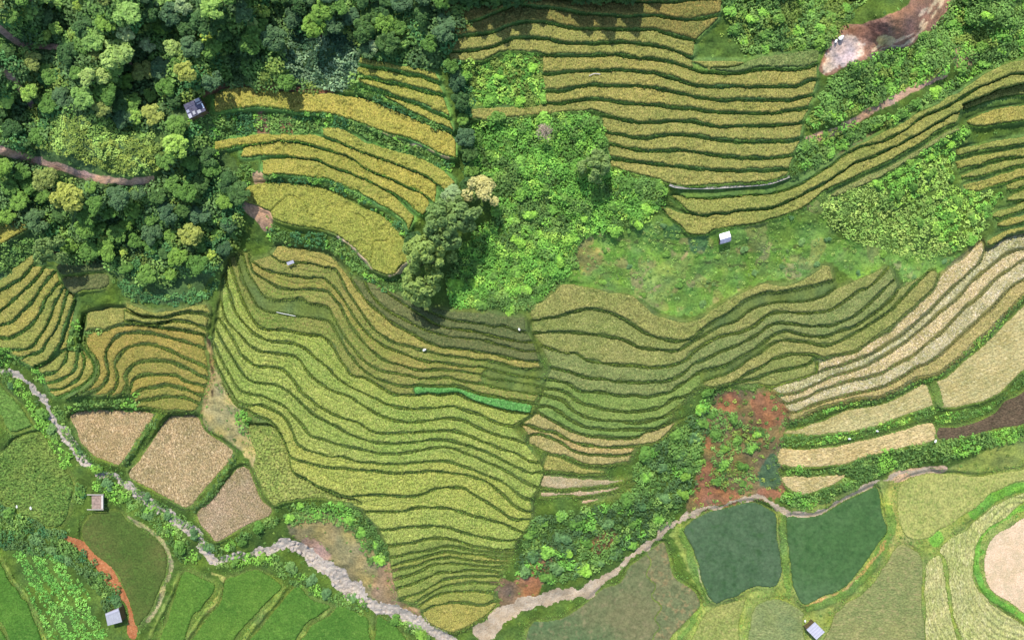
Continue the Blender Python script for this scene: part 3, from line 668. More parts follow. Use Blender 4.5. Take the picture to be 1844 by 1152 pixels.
for s in STRIPS:
    p = s["poly"]
    if s["lower"] is not None:
        n = len(s["lower"]); U = p[:len(p) - n]; L = s["lower"]
        for t in np.linspace(0.04, .96, 9):
            a = U[int(t * (len(U) - 1))]; b = L[int(t * (len(L) - 1))]
            pts.append((*(a + b) / 2, s["z"]))
    else:
        for t in range(0, len(p), max(4, len(p) // 10)): pts.append((p[t][0], p[t][1], s["z"]))
        pts.append((p[:, 0].mean(), p[:, 1].mean(), s["z"]))
pts = np.array(pts)
uc = np.concatenate([[-900, -500, -250], np.arange(-60, 1920, 30), [2150, 2500, 2745]]); vc = np.concatenate([[-700, -400, -200], np.arange(-60, 1220, 30), [1400, 1600, 1853]])
uu, vv = np.meshgrid(uc, vc)
num = np.zeros(uu.shape); den = np.zeros(uu.shape)
for u, v, z in pts:                                            # inverse-distance surface: stays between its samples
    w = 1.0 / ((uu - u) ** 2 + (vv - v) ** 2 + 260.0) ** 1.7
    num += w * z; den += w
zc = num / den
iu = np.clip(np.searchsorted(uc, ug) - 1, 0, len(uc) - 2); iv = np.clip(np.searchsorted(vc, vg) - 1, 0, len(vc) - 2)
fu = (ug - uc[iu]) / (uc[iu + 1] - uc[iu]); fv = (vg - vc[iv]) / (vc[iv + 1] - vc[iv])
zr = zc[:, iu] * (1 - fu) + zc[:, iu + 1] * fu
BASE = zr[iv] * (1 - fv)[:, None] + zr[iv + 1] * fv[:, None]
BASE = blur(BASE, 8, 1)
ZS = np.array([s["z"] for s in STRIPS])
inn = SID >= 0
lev = np.where(inn, ZS[np.clip(SID, 0, None)], 0.0)
wq = blur(inn, 2, 2); sq = blur(lev, 2, 2)
near = np.where(wq > .01, sq / np.maximum(wq, 1e-6), BASE)
t = np.clip(wq * 4, 0, 1)
TER = np.where(inn, lev, BASE * (1 - t) + near * t)
rough = (vnoise(UU, VV, 7, 1) - .5) * .22 + (vnoise(UU, VV, 22, 2) - .5) * .5
TER = TER + np.where(inn, 0, rough * np.clip(1 - t, 0.12, 1))

# raised bunds round the lower fields; sunken ditches
def ridge(line, w, dz, seed=0):
    m = blur(mask_line(PL(line), w, 1.0, seed), 1, 1)
    TER[:] = TER + np.where(inn, 0, m * dz)
RIDGES = [("1410,926 1410,960 1414,1000 1418,1040 1420,1075", 15, .35), ("1600,910 1606,945 1596,975 1570,1020 1540,1052 1510,1075 1450,1096", 17, .35), ("1225,950 1240,985 1252,1030 1278,1086", 16, .3),
 ("1262,1090 1240,1130 1216,1165", 10, .25), ("326,1030 300,1085 262,1160", 8, .3), ("404,1040 395,1072 366,1106 334,1150", 8, .3), ("514,1054 488,1090 458,1126 432,1160", 12, .35), ("602,1090 580,1112 550,1140 532,1165", 5, .25), ("672,1112 672,1140 682,1165", 6, .25),
 ("0,1000 26,1045 50,1075 66,1108 86,1165", 7, .3), ("1757,1000 1762,1040 1784,1072 1830,1104 1895,1150", 14, .3), ("1706,990 1704,1030 1710,1086 1718,1130 1750,1165", 7, .25),
 ("278,745 252,792 222,838 236,850", 10, .5), ("420,820 382,890 346,918", 10, .5), ("140,800 170,826 208,842 232,858", 8, .3), ("240,866 286,895 340,922", 8, .3), ("354,935 372,962 390,980", 7, .3)]
for i, (l, w, dz) in enumerate(RIDGES): ridge(l, w, dz, i)

Z_AT_CACHE = {}
def zat(u, v):
    u = np.asarray(u, float); v = np.asarray(v, float)
    c = np.clip(np.searchsorted(ug, u), 1, C_ - 1); r = np.clip(np.searchsorted(vg, v), 1, R_ - 1)
    return TER[r, c]

# ------------------------------------------------------------------ ground colours (kinds of soil and turf, each with its own outline)
TINT = np.zeros((R_, C_, 3)); TINT[:] = alb(98, 128, 52, .62)
BANK = dict(bank_dark=alb(98, 128, 64, .85), bank_mid=alb(104, 122, 62, .8), bank_green=alb(108, 152, 76, .85), bank_dry=alb(140, 138, 88, .8), field=alb(126, 150, 70, .6))
bc = np.array([BANK[s["bank"] or "field"] for s in STRIPS])
sc3 = np.where(inn[..., None], bc[np.clip(SID, 0, None)], 0)
w3 = blur(inn, 3, 2); c3 = np.stack([blur(sc3[..., k], 3, 2) for k in range(3)], -1) / np.maximum(w3, 1e-6)[..., None]
tt = np.clip(w3 * 5, 0, 1)[..., None]
TINT = TINT * (1 - tt) + np.where(w3[..., None] > .01, c3, TINT) * tt
NZ = vnoise(UU, VV, 9, 7) * .6 + vnoise(UU, VV, 3.5, 8) * .4
def paint(mask, col, soft=4, amount=1.0, ragged=.6):
    k = max(1, int(soft / G))
    m = np.clip((blur(mask, k, 2) - .5 + (NZ - .5) * ragged) * 4 + .5, 0, 1) * amount
    m = np.where(inn | (blur(mask, 2 * k, 1) < .04), 0, m)[..., None]
    TINT[:] = TINT * (1 - m) + np.array(col) * m
clay, pinksoil, sand, dryhay, red = alb(200, 120, 70), alb(196, 160, 138), alb(214, 190, 150), alb(190, 176, 118, .7), alb(170, 116, 86, .76)
meadow, meadow2, olivedry, dkgreen, lush = alb(116, 154, 70, .8), alb(138, 164, 84, .8), alb(144, 142, 84, .7), alb(84, 112, 62, .8), alb(118, 174, 68, .8)
P_ = lambda s: mask_poly(PL(s))
Ln = lambda s, w: mask_line(PL(s), w, 1.5, 3)
paint(P_("1220,945 1420,915 1600,862 1700,845 1895,800 1895,1200 1180,1200 1215,1140 1262,1088 1230,1000"), alb(146, 160, 82, .82), 8)
paint(P_("1600,855 1640,850 1655,900 1640,1000 1600,990 1606,930"), alb(164, 166, 94, .8), 6)
paint(P_("-60,-60 800,-60 800,110 740,112 650,100 640,150 590,168 400,158 370,168 330,180 380,210 400,260 430,300 430,360 415,440 395,480 330,545 230,535 215,510 190,480 100,470 70,450 -60,480"), dkgreen, 6)
paint(P_("1040,440 1070,425 1120,415 1190,390 1240,425 1300,415 1400,392 1470,360 1500,420 1560,440 1700,462 1740,448 1690,490 1640,520 1600,470 1550,510 1490,470 1440,500 1370,508 1300,540 1250,568 1190,560 1150,535 1090,520 1000,505"), meadow, 8)
MEADP = P_("1040,440 1070,425 1120,415 1190,390 1240,425 1300,415 1400,392 1470,360 1500,420 1560,440 1700,462 1740,448 1690,490 1640,520 1600,470 1550,510 1490,470 1440,500 1370,508 1300,540 1250,568 1190,560 1150,535 1090,520 1000,505")
for sc_, th_, sd_, cl_ in ((34, .6, 51, alb(140, 152, 84, .8)), (22, .66, 52, alb(100, 146, 58, .8)), (15, .7, 53, alb(150, 148, 96, .8)), (45, .62, 54, alb(112, 152, 66, .8))): paint(MEADP & (vnoise(UU, VV, sc_, sd_) > th_), cl_, 3, .8, .9)
for ln_ in ("1120,440 1180,432 1240,446 1300,456 1380,452 1450,440", "1250,470 1320,478 1400,470 1460,452", "1200,520 1260,512 1330,500", "1500,440 1570,462 1640,478", "1060,500 1110,490 1150,500"): paint(Ln(ln_, 3), alb(98, 118, 62, .7), 2, .9, 1.0)
paint(P_("1040,450 1075,445 1085,470 1062,490 1040,480"), olivedry, 6, .8)
paint(P_("1160,500 1180,480 1240,450 1250,470 1230,500 1190,545 1165,535"), meadow2, 5)
paint(P_("385,660 400,690 425,720 440,760 460,790 480,815 470,870 450,830 420,800 372,770 366,745 372,700"), dryhay, 6)
paint(P_("530,925 600,925 650,960 690,1015 715,1030 712,1080 680,1085 640,1050 600,1015 560,985 520,960"), alb(172, 160, 110, .65), 6)
paint(P_("540,970 575,975 600,1010 560,1000"), pinksoil, 5)
paint(P_("690,1010 720,1030 715,1075 750,1095 760,1110 700,1090 670,1070"), alb(190, 158, 116, .65), 5)
paint(P_("1275,740 1290,705 1350,700 1395,702 1422,742 1412,770 1405,830 1408,890 1360,900 1310,905 1260,925 1235,915 1262,850 1270,790"), alb(142, 124, 84, .74), 6, 1.0, 1.2)
for q in ("1295,712 1330,706 1325,735 1300,745", "1355,712 1400,715 1418,742 1400,765 1370,768 1355,745", "1260,840 1280,830 1300,870 1330,890 1330,905 1270,910 1250,895", "1368,880 1408,870 1406,892 1370,900", "1268,770 1280,790 1275,810 1266,800"): paint(P_(q), red, 5, .85, 1.6)
paint(P_("950,1015 985,985 1000,985 985,1040 955,1075 925,1090 910,1070"), alb(168, 128, 92, .7), 5)
paint(P_("948,1040 970,1030 972,1070 946,1075"), red, 4, .8)
paint(P_("1065,975 1100,950 1110,970 1075,1000"), red, 4, .7)
paint(P_("880,1045 905,1040 940,1060 920,1090 890,1120 870,1140 900,1085"), alb(150, 124, 98, .7), 4)
paint(Ln("1450,252 1500,238 1560,205 1626,170 1704,132", 13), pinksoil, 3)
paint(P_("1720,90 1745,78 1762,100 1740,125 1722,118"), alb(190, 160, 126, .7), 4)
paint(Ln("1495,290 1560,245 1630,200", 4), alb(120, 100, 70), 3, .6)
for ln, w in (("-48,30 0,52 30,75 60,84 105,85", 11), ("0,120 30,150 62,195", 9), ("-48,262 0,270 40,282 75,292", 15), ("75,292 130,308 180,322 230,328 278,322", 13), ("255,330 270,345", 14)): paint(Ln(ln, w), pinksoil, 3)
paint(Ln("364,172 390,160 430,154 490,157 560,166 600,170", 12), alb(150, 108, 82, .75), 3)
paint(P_("462,205 480,205 485,243 464,243"), alb(160, 120, 96, .7), 4); paint(P_("505,208 525,212 528,248 508,250"), alb(190, 140, 110, .7), 4)
paint(P_("455,310 475,312 482,334 460,334"), alb(206, 176, 138, .7), 3); paint(P_("436,362 470,372 488,384 490,410 478,418 458,395 440,380"), alb(196, 160, 128, .7), 3)
paint(Ln("594,420 618,432 640,450 662,474 672,486", 4.5), sand, 2); paint(Ln("700,498 722,486 745,462", 7), alb(220, 196, 150), 2)
paint(Ln("640,214 690,238 750,262 810,285", 4), alb(196, 178, 140, .7), 2)
for ln, w in (("1800,218 1844,212", 4), ("1205,505 1180,520 1150,537", 5), ("1216,478 1240,452 1250,440", 4)): paint(Ln(ln, w), dryhay, 2)
paint(Ln("380,1032 404,1042 398,1070 370,1106", 7), alb(190, 190, 110, .65), 2)
paint(Ln("372,600 380,640 384,676 372,712 362,745", 7), alb(176, 158, 104, .65), 3)
paint(Ln("375,590 378,640 386,690 372,735", 3), alb(90, 76, 52), 2)
for l, w, dz in RIDGES[:4]: paint(Ln(l, w * .9), alb(128, 160, 76, .66), 2)
paint(Ln("1604,960 1575,1005 1540,1045 1505,1068 1450,1090", 5), alb(190, 160, 100, .7), 2)
paint(Ln("1246,962 1258,1000 1262,1040 1280,1084", 3), alb(196, 190, 140, .7), 2)
for l, w, dz in RIDGES[4:12]: paint(Ln(l, w * .6), alb(150, 172, 84, .66), 2)
paint(Ln("1757,1000 1762,1040 1784,1072 1830,1104 1895,1150", 12), lush, 2)
paint(Ln("1771,990 1760,1000 1768,960 1800,935 1895,890", 11), lush, 3)
paint(P_("1755,935 1745,915 1790,885 1830,870 1895,860 1895,885 1830,888 1790,905"), lush, 4)
paint(P_("1672,962 1690,952 1700,970 1690,985 1674,980"), lush, 4)
paint(Ln("230,930 262,950 290,970 306,1000 306,1030 296,1055 285,1090 262,1120", 7), alb(196, 186, 130, .7), 2)
paint(P_("1395,815 1405,850 1400,880 1370,875 1365,850 1382,820"), alb(88, 124, 84, .7), 5, .9, 1.0)
paint(P_("1195,405 1225,410 1225,432 1198,430"), alb(84, 130, 76, .7), 6, .8, 1.0); paint(P_("1245,428 1278,425 1270,450 1243,452"), alb(84, 128, 84, .7), 6, .8, 1.0)
paint(P_("1610,850 1700,838 1700,850 1640,862 1610,868"), alb(226, 190, 160, .75), 3)
CLEAR = mask_poly(PL("1478,128 1480,108 1500,70 1520,52 1550,46 1590,34 1622,18 1640,0 1650,-50 1770,-50 1722,0 1704,26 1688,50 1655,66 1628,84 1592,92 1560,106 1520,122 1495,132"), 2, 7)
paint(CLEAR, alb(168, 128, 110, .76), 2, 1.0, .2)
paint(P_("1480,126 1484,108 1504,76 1528,62 1552,72 1560,92 1545,108 1518,120 1496,130"), alb(212, 190, 176, .78), 7, 1.0, 1.0)
paint(P_("1520,54 1550,48 1592,40 1600,60 1570,76 1545,66"), alb(140, 100, 84, .76), 5, .9, 1.0)
for ln, w in (("1552,98 1590,82 1640,62 1662,40 1690,-10", 4), ("1560,104 1600,86 1630,80 1655,58 1680,30 1705,-15", 5), ("1640,40 1668,18 1690,0 1705,-20", 4)): paint(Ln(ln, w), alb(226, 198, 170, .8), 2)
paint(P_("1584,64 1606,66 1612,78 1590,84 1578,74"), alb(220, 198, 150, .76), 3, .9, 1.2)
paint(P_("1565,100 1590,88 1620,84 1600,96 1575,106"), alb(120, 108, 100, .7), 3, .8, 1.2)
TINT *= 1 + (np.stack([vnoise(UU, VV, 18, 61), vnoise(UU, VV, 18, 61) * .6 + .2, vnoise(UU, VV, 26, 62)], -1) - .5) * .45
TINT *= (0.85 + 0.3 * vnoise(UU, VV, 30, 12))[..., None]

# ------------------------------------------------------------------ ground objects
M = {}
M["ground"] = ground_mat("turf_and_soil")
M["stones"] = soil_mat("stream_stones", alb(206, 190, 170), alb(222, 208, 190), alb(238, 230, 218), 2.6, .8)
M["sand"] = soil_mat("packed_sand", alb(200, 178, 146), alb(226, 206, 178), alb(178, 146, 112), 1.6, .9)
M["clay"] = soil_mat("orange_clay", alb(198, 130, 84), alb(182, 114, 72), alb(216, 160, 114), 1.2, .8)
M["pinkclay"] = soil_mat("pink_clay", alb(172, 130, 112), alb(214, 194, 178), alb(150, 104, 84), .5, .7)
ZONE = np.zeros((R_, C_), np.int32)
ZDEF = [("terrain", "ground"), ("stream_bed", "stones"), ("sandy_track", "sand"), ("bare_ground", "ground"), ("clay_bank_ground", "clay"), ("dirt_road", "sand")]
def zone(i, m): ZONE[m & ~inn] = i
zone(1, mask_line(PL(STREAM), np.array(STREAM_W, float), 3.2, 4))
zone(2, mask_line(PL(TRACK), np.array(TRACK_W, float), 3.4, 5) | mask_line(PL(TRACK2), np.array([10, 6, 9, 12, 5, 9, 14, 8, 5, 9, 6, 9, 14, 5.]), 2.4, 6))
zone(3, CLEAR)
zone(4, mask_poly(PL("113,968 140,968 158,976 166,990 190,1008 206,1030 222,1062 234,1086 246,1122 240,1150 228,1140 232,1110 222,1086 205,1072 190,1048 178,1030 160,1010 142,990"), 1.2, 8))
# edges of the stream sink a little
TER -= blur(ZONE == 1, 3, 2) * .45
TER += np.where(ZONE == 1, (vnoise(UU, VV, 4, 21) - .5) * .5, 0)

XK = M_PX * (CAM_H - TER) / CAM_H
GX = (UU - CU) * XK; GY = -(VV - CV) * XK
idx = np.arange(R_ * C_, dtype=np.int64).reshape(R_, C_)
cell = np.stack([idx[:-1, :-1], idx[1:, :-1], idx[1:, 1:], idx[:-1, 1:]], -1)
zcell = ZONE[:-1, :-1]
ALLCO = np.stack([GX, GY, TER], -1).reshape(-1, 3)
for i, (nm, mt) in enumerate(ZDEF[:5]):
    q = cell[zcell == i]
    if len(q) == 0: continue
    used, inv = np.unique(q.ravel(), return_inverse=True)
    me = mesh_np(nm, ALLCO[used], inv.reshape(-1, 4), M[mt], TINT.reshape(-1, 3)[used] if i in (0, 3) else None, True)
    tag(obj(nm, me), kind='structure')

# ------------------------------------------------------------------ crops
def CM(n, *a, **k): M[n] = crop_mat("rice_" + n, *a, **k)
CM("gold", alb(164, 161, 88), alb(146, 152, 80), alb(190, 177, 108), .6, rz=.1)
CM("dull", alb(150, 138, 76), alb(124, 128, 68), alb(168, 146, 82), .6)  # browner than gold: shadow on the top strips is put into the colour
CM("tgold", alb(178, 174, 84), alb(156, 162, 76), alb(198, 186, 102), .6)
CM("golive", alb(164, 162, 86), alb(148, 156, 80), alb(186, 178, 106), .6)
CM("olive", alb(152, 154, 90), alb(136, 148, 80), alb(180, 178, 114), .6)
CM("colive", alb(142, 152, 92), alb(124, 142, 80), alb(168, 168, 108), .6)
CM("cgreen", alb(134, 158, 84), alb(118, 148, 74), alb(154, 172, 100), .55)
CM("wheat", alb(186, 170, 112), alb(166, 160, 98), alb(206, 188, 134), .6)
CM("pinkstub", alb(200, 176, 148), alb(190, 168, 128), alb(216, 198, 172), .45)
CM("pale", alb(206, 194, 148), alb(178, 170, 118), alb(240, 228, 206), .7, (2.6, 2.6), .7, .3)
CM("mdark", alb(112, 122, 76), alb(98, 114, 68), alb(134, 136, 90), .5)  # darker crop tone, with the shade on these strips painted in
CM("mbrown", alb(154, 154, 84), alb(132, 150, 72), alb(174, 158, 98), .6)
CM("lime", alb(160, 174, 88), alb(144, 168, 80), alb(188, 194, 112), .65, (2.4, 2.0), .3, .08)
CM("lolive", alb(150, 160, 82), alb(132, 152, 74), alb(174, 174, 100), .6)
CM("sbrown", alb(162, 152, 80), alb(146, 146, 72), alb(184, 164, 98), .6)
CM("tan", alb(182, 162, 122), alb(164, 148, 106), alb(218, 200, 162), .65, (2.6, 1.6), .4, .2)
CM("tanpink", alb(180, 156, 126), alb(164, 146, 108), alb(206, 182, 152), .65, (2.6, 1.6), .4, .2)
CM("tanfield", alb(208, 190, 138), alb(190, 172, 116), alb(230, 214, 166), .55, (1.3, 3.6), .5, .2)
CM("plough", alb(108, 92, 72), alb(94, 80, 62), alb(128, 110, 88), .6, (1.3, 3.6), .4)
CM("emerald", alb(70, 102, 68), alb(86, 112, 82), alb(62, 96, 58), .2, (.7, .7), 0, .07)
CM("emmix", alb(86, 116, 74), alb(124, 124, 86), alb(140, 134, 98), .25, (.9, .9), 0, .05)
CM("emerald2", alb(78, 112, 64), alb(90, 118, 78), alb(68, 104, 58), .2, (.7, .7), 0, .07)
CM("embrown", alb(140, 132, 96), alb(120, 126, 88), alb(172, 146, 106), .3, (.9, .9), 0, .12)
CM("jgreen", alb(92, 134, 50), alb(80, 124, 46), alb(108, 146, 62), .35, (1.8, 1.8), 0, .1)
CM("jolive", alb(78, 104, 46), alb(98, 108, 58), alb(86, 120, 52), .3, (1.4, 1.4), 0, .07)
CM("limefield", alb(110, 142, 68), alb(132, 150, 74), alb(150, 168, 86), .75, (1.5, 1.5), 0, .12)
CM("limelodge", alb(156, 164, 86), alb(140, 158, 78), alb(186, 182, 108), .75, (1.4, 1.4), 0, .15)
CM("brightfield", alb(112, 150, 70), alb(100, 140, 64), alb(130, 164, 84), .5, (1.6, 1.6))
CM("meadowf", alb(158, 164, 92), alb(140, 156, 82), alb(176, 174, 108), .35, (1.4, 1.4))
CM("meadowf2", alb(164, 170, 94), alb(180, 180, 108), alb(140, 158, 78), .35, (1.6, 1.2), .4, .05)
CM("greyf", alb(132, 146, 96), alb(142, 152, 90), alb(156, 162, 108), .35, (1.2, 2.2))
CM("brownf", alb(136, 146, 92), alb(164, 158, 102), alb(178, 162, 116), .35, (1.2, 2.2), .1, .05)
CM("ridged", alb(196, 192, 130), alb(176, 182, 110), alb(222, 214, 160), .55, (2.6, 1.1), 0, .2)
CM("pinkf", alb(222, 200, 170), alb(208, 188, 150), alb(232, 212, 184), .25, (2, 2))
CM("vivid", alb(102, 172, 88), alb(92, 156, 78), alb(136, 192, 116), .5, (2.2, 1.4), .3)

GRAIN = RNG.normal(size=(R_, C_)); GRAIN2 = vnoise(UU, VV, 6, 31) - .5
ROUGH = dict(emerald=.012, emmix=.015, embrown=.02, emerald2=.015, jgreen=.04, jolive=.03, plough=.06, pinkf=.02, meadowf=.05, meadowf2=.05, greyf=.04, brownf=.04, ridged=.05, tan=.06, tanpink=.06, tanfield=.05, pale=.08, limefield=.12)
def biggest(q):
    """keep the largest connected patch of cells"""
    par = []; size = []
    def find(a):
        while par[a] != a: par[a] = par[par[a]]; a = par[a]
        return a
    prev = []; runs = []
    for r in range(q.shape[0]):
        d = np.diff(np.concatenate([[0], q[r].astype(np.int8), [0]])); st = np.where(d == 1)[0]; en = np.where(d == -1)[0]
        cur = []
        for a, b in zip(st, en):
            i = len(par); par.append(i); size.append(b - a); cur.append((a, b, i)); runs.append((r, a, b, i))
            for (pa, pb, pi) in prev:
                if pa < b and a < pb:
                    x, y = find(pi), find(i)
                    if x != y: par[x] = y; size[y] += size[x]
        prev = cur
    best = max((find(i) for i in range(len(par))), key=lambda i: size[i])
    out = np.zeros_like(q)
    for r, a, b, i in runs:
        if find(i) == best: out[r, a:b] = True
    return out

def field_mesh(k, s):
    p = s["poly"]
    r0 = max(np.searchsorted(vg, p[:, 1].min()) - 1, 1); r1 = np.searchsorted(vg, p[:, 1].max()) + 2
    c0 = max(np.searchsorted(ug, p[:, 0].min()) - 1, 1); c1 = np.searchsorted(ug, p[:, 0].max()) + 2
    m = SID[r0:r1, c0:c1] == k
    q4 = m[:-1, :-1] & m[1:, :-1] & m[1:, 1:] & m[:-1, 1:]
    if q4.sum() < 6: return None
    q4 = biggest(q4)
    e = np.zeros_like(m); e[1:-1, 1:-1] = m[1:-1, 1:-1] & m[:-2, 1:-1] & m[2:, 1:-1] & m[1:-1, :-2] & m[1:-1, 2:]
    am = ROUGH.get(s["mat"], .075)
    h = s["h"]
    u, v = UU[r0:r1, c0:c1], VV[r0:r1, c0:c1]
    z = s["z"] + h * (1 + .35 * GRAIN2[r0:r1, c0:c1]) + GRAIN[r0:r1, c0:c1] * am
    if s["mat"] in ("lime", "mbrown", "olive", "colive", "gold", "tgold", "limelodge", "golive", "cgreen", "limefield"):      # lodged patches
        lo = np.clip((vnoise(u, v, 17, 81) * .7 + vnoise(u, v, 6, 82) * .3 - .58) * 8, 0, 1)
        z = z - lo * h * .45 + lo * GRAIN[r0:r1, c0:c1] * .05
    if s["mat"] == "ridged":
        d = np.hypot(u - 1845, (v - 1010) * .8)
        z = z + np.sin(d * .78 + vnoise(u, v, 26, 44) * 5) * .13 * (.5 + vnoise(u, v, 14, 46))
    if s["mat"] == "plough" or s["mat"] == "tanfield":
        z = z + np.sin((v * .8 + u * .35) * .9 + vnoise(u, v, 30, 45) * 5) * .04
    z = np.where(CRACK[r0:r1, c0:c1], s["z"] + h * .2, z)
    z = np.where(e, np.maximum(z, s["z"] + .04), s["z"] - .02 + h * .12 + np.abs(GRAIN[r0:r1, c0:c1]) * .03)
    kx = M_PX * (CAM_H - s["z"]) / CAM_H
    co = np.stack([(u - CU) * kx, -(v - CV) * kx, z], -1)
    n = m.shape
    ix = np.arange(n[0] * n[1]).reshape(n)
    q = np.stack([ix[:-1, :-1], ix[1:, :-1], ix[1:, 1:], ix[:-1, 1:]], -1)[q4]
    used, inv = np.unique(q.ravel(), return_inverse=True)
    co = co.reshape(-1, 3)[used]
    org = co.mean(0); org[2] = s["z"]
    return co - org, inv.reshape(-1, 4), org

# grass blades growing on a bank: little bent triangles
def blades(u, v, z, n_each, hgt, seed, spread=1.6, lean=.5, wid=.07):
    r = np.random.default_rng(seed)
    u = np.repeat(u, n_each); v = np.repeat(v, n_each); z = np.repeat(z, n_each)
    N = len(u)
    u = u + r.normal(size=N) * spread; v = v + r.normal(size=N) * spread
    k = M_PX * (CAM_H - z) / CAM_H
    x = (u - CU) * k; y = -(v - CV) * k
    a = r.uniform(0, 2 * np.pi, N); h = hgt * r.uniform(.55, 1.25, N); le = h * r.uniform(.2, 1.0, N) * lean * 2
    dx, dy = np.cos(a), np.sin(a); w = wid * r.uniform(.6, 1.4, N)
    b0 = np.stack([x - dy * w, y + dx * w, z - .05], -1); b1 = np.stack([x + dy * w, y - dx * w, z - .05], -1)
    md = np.stack([x + dx * le * .45 + dy * w * .7, y + dy * le * .45 - dx * w * .7, z + h * .75], -1)
    tp = np.stack([x + dx * le, y + dy * le, z + h], -1)
    co = np.stack([b0, b1, md, tp], 1).reshape(-1, 3)
    i = np.arange(N) * 4
    f = np.stack([i, i + 1, i + 2, i + 3], 1)
    return co, f

M["bank_dark"] = leaf_mat("bank_grass_dark", lalb(98, 136, 68, 1.1), .4, .4)
M["bank_mid"] = leaf_mat("bank_grass", lalb(122, 146, 74, 1.0), .45, .4)
M["bank_green"] = leaf_mat("bank_grass_lush", lalb(116, 160, 82, 1.1), .4, .4)
M["bank_dry"] = leaf_mat("bank_grass_dry", lalb(148, 152, 94, 1.0), .4, .4)
NOUNF = {"tgold": "rice_field", "gold": "rice_field"}
for k, s in enumerate(STRIPS):
    g = field_mesh(k, s)
    if g is None: continue
    co, f, org = g
    strip = s["lower"] is not None
    root = empty("rice_terrace" if strip else ("rice_paddy" if s["mat"] in ("emerald", "emerald2", "emmix", "embrown", "jgreen", "jolive", "vivid") else "field_plot"), tuple(org))
    tag(root, s["label"], "rice terrace" if strip else ("paddy" if root.name.startswith("rice_paddy") else "field"), s["group"])
    cut = s["mat"] in ("tan", "tanpink", "tanfield", "pale", "pinkstub", "plough", "pinkf", "ridged")
    grass = s["mat"] in ("meadowf", "meadowf2", "greyf", "brownf")
    obj("stubble" if cut else ("turf" if grass else "rice_crop"), mesh_np("crop", co, f, M[s["mat"]]), root)
    if strip:
        L = s["bankline"]; g_ = s["gap"]
        ln = smooth(L, 2.2)
        ok = (ln[:, 0] > -44) & (ln[:, 0] < 1888) & (ln[:, 1] > -44) & (ln[:, 1] < 1196)
        ln = ln[ok]
        if len(ln) > 3:
            nn = normals(ln)
            off = RNG.uniform(-.55, .75, len(ln)) * g_ / 2
            p = ln + nn * off[:, None]
            c, q = blades(p[:, 0], p[:, 1], zat(p[:, 0], p[:, 1]), 5, .3 if s["bank"] != "bank_green" else .42, k, g_ * .16)
            e1, e2 = ln - nn * g_ * .22, ln + nn * g_ * .22; zz = zat(ln[:, 0], ln[:, 1]); kk = M_PX * (CAM_H - zz) / CAM_H
            rb = np.stack([np.stack([(e[:, 0] - CU) * kk, -(e[:, 1] - CV) * kk, zat(e[:, 0], e[:, 1]) + .05], -1) for e in (e1, e2)], 1).reshape(-1, 3)
            i_ = np.arange(len(ln) - 1) * 2 + len(c)
            q = np.vstack([q, np.stack([i_, i_ + 1, i_ + 3, i_ + 2], 1)]); c = np.vstack([c, rb])
            obj("grass_bank", mesh_np("grass_bank", c - org, q, M[s["bank"]]), root)

# ------------------------------------------------------------------ leaves
def leaf_quads(c, nrm, size, rng, asp=.62):
    """one rhombic leaf per centre c facing nrm"""
    N = len(c)
    nrm = nrm / np.maximum(np.linalg.norm(nrm, axis=1), 1e-6)[:, None]
    t = np.cross(nrm, rng.normal(size=(N, 3))); t /= np.maximum(np.linalg.norm(t, axis=1), 1e-6)[:, None]
    b = np.cross(nrm, t)
    s = (np.asarray(size) * np.ones(N))[:, None]
    co = np.stack([c - t * s, c - b * s * asp + nrm * s * .18, c + t * s, c + b * s * asp + nrm * s * .18], 1).reshape(-1, 3)
    i = np.arange(N) * 4
    return co, np.stack([i, i + 1, i + 2, i + 3], 1)

def dome(rng, N, hf=.8, inner=.72, low=-.1):
    """points and normals on a lumpy dome of radius 1"""
    ph = rng.uniform(0, 2 * np.pi, N); cz = rng.uniform(low, 1, N)
    sr = np.sqrt(np.clip(1 - cz ** 2, 0, 1)); rr = rng.uniform(inner, 1.0, N)
    p = np.stack([sr * np.cos(ph), sr * np.sin(ph), cz], 1)
    return p * rr[:, None] * np.array([1, 1, hf]), p * .7 + np.array([0, 0, 1.0]) + rng.normal(size=(N, 3)) * .4

def lumpy(rng, N, lobes, lr=(.32, .5), spread=.62, hf=.75, leaf=(.1, .17)):
    cs = []; ns = []
    per = N // lobes
    for l in range(lobes):
        a = rng.uniform(0, 2 * np.pi); d = spread * math.sqrt(rng.uniform(0, 1)) if l else 0.0
        r = rng.uniform(*lr)
        o = np.array([math.cos(a) * d, math.sin(a) * d, hf * (1 - d * d * .9) * .55 + rng.uniform(-.12, .12)])
        p, n = dome(rng, per, .85, .7, -.25)
        cs.append(p * r + o); ns.append(n)
    c = np.vstack(cs); n = np.vstack(ns)
    return leaf_quads(c, n, rng.uniform(*leaf, len(c)), rng)

def scatter(inside, box, spacing, rng, tries=30000):
    """points at least spacing apart inside a test function"""
    u0, v0, u1, v1 = box; cs = spacing / 1.4142
    gridd = {}; out = []
    n = int((u1 - u0) * (v1 - v0) / spacing ** 2 * 6)
    cu = rng.uniform(u0, u1, n); cv = rng.uniform(v0, v1, n)
    ok = inside(cu, cv)
    for u, v in zip(cu[ok], cv[ok]):
        i, j = int(u // cs), int(v // cs); good = True
        for a in range(i - 2, i + 3):
            for b in range(j - 2, j + 3):
                q = gridd.get((a, b))
                if q and (q[0] - u) ** 2 + (q[1] - v) ** 2 < spacing ** 2: good = False; break
            if not good: break
        if good: gridd[(i, j)] = (u, v); out.append((u, v))
    return np.array(out).reshape(-1, 2)

def tester(mask):
    def f(u, v):
        c = np.clip(np.searchsorted(ug, u), 0, C_ - 1); r = np.clip(np.searchsorted(vg, v), 0, R_ - 1)
        return mask[r, c]
    return f

def area(spec, w=None):
    return mask_line(PL(spec), w, 2, 9) if w else mask_poly(PL(spec), 1.5, 9)

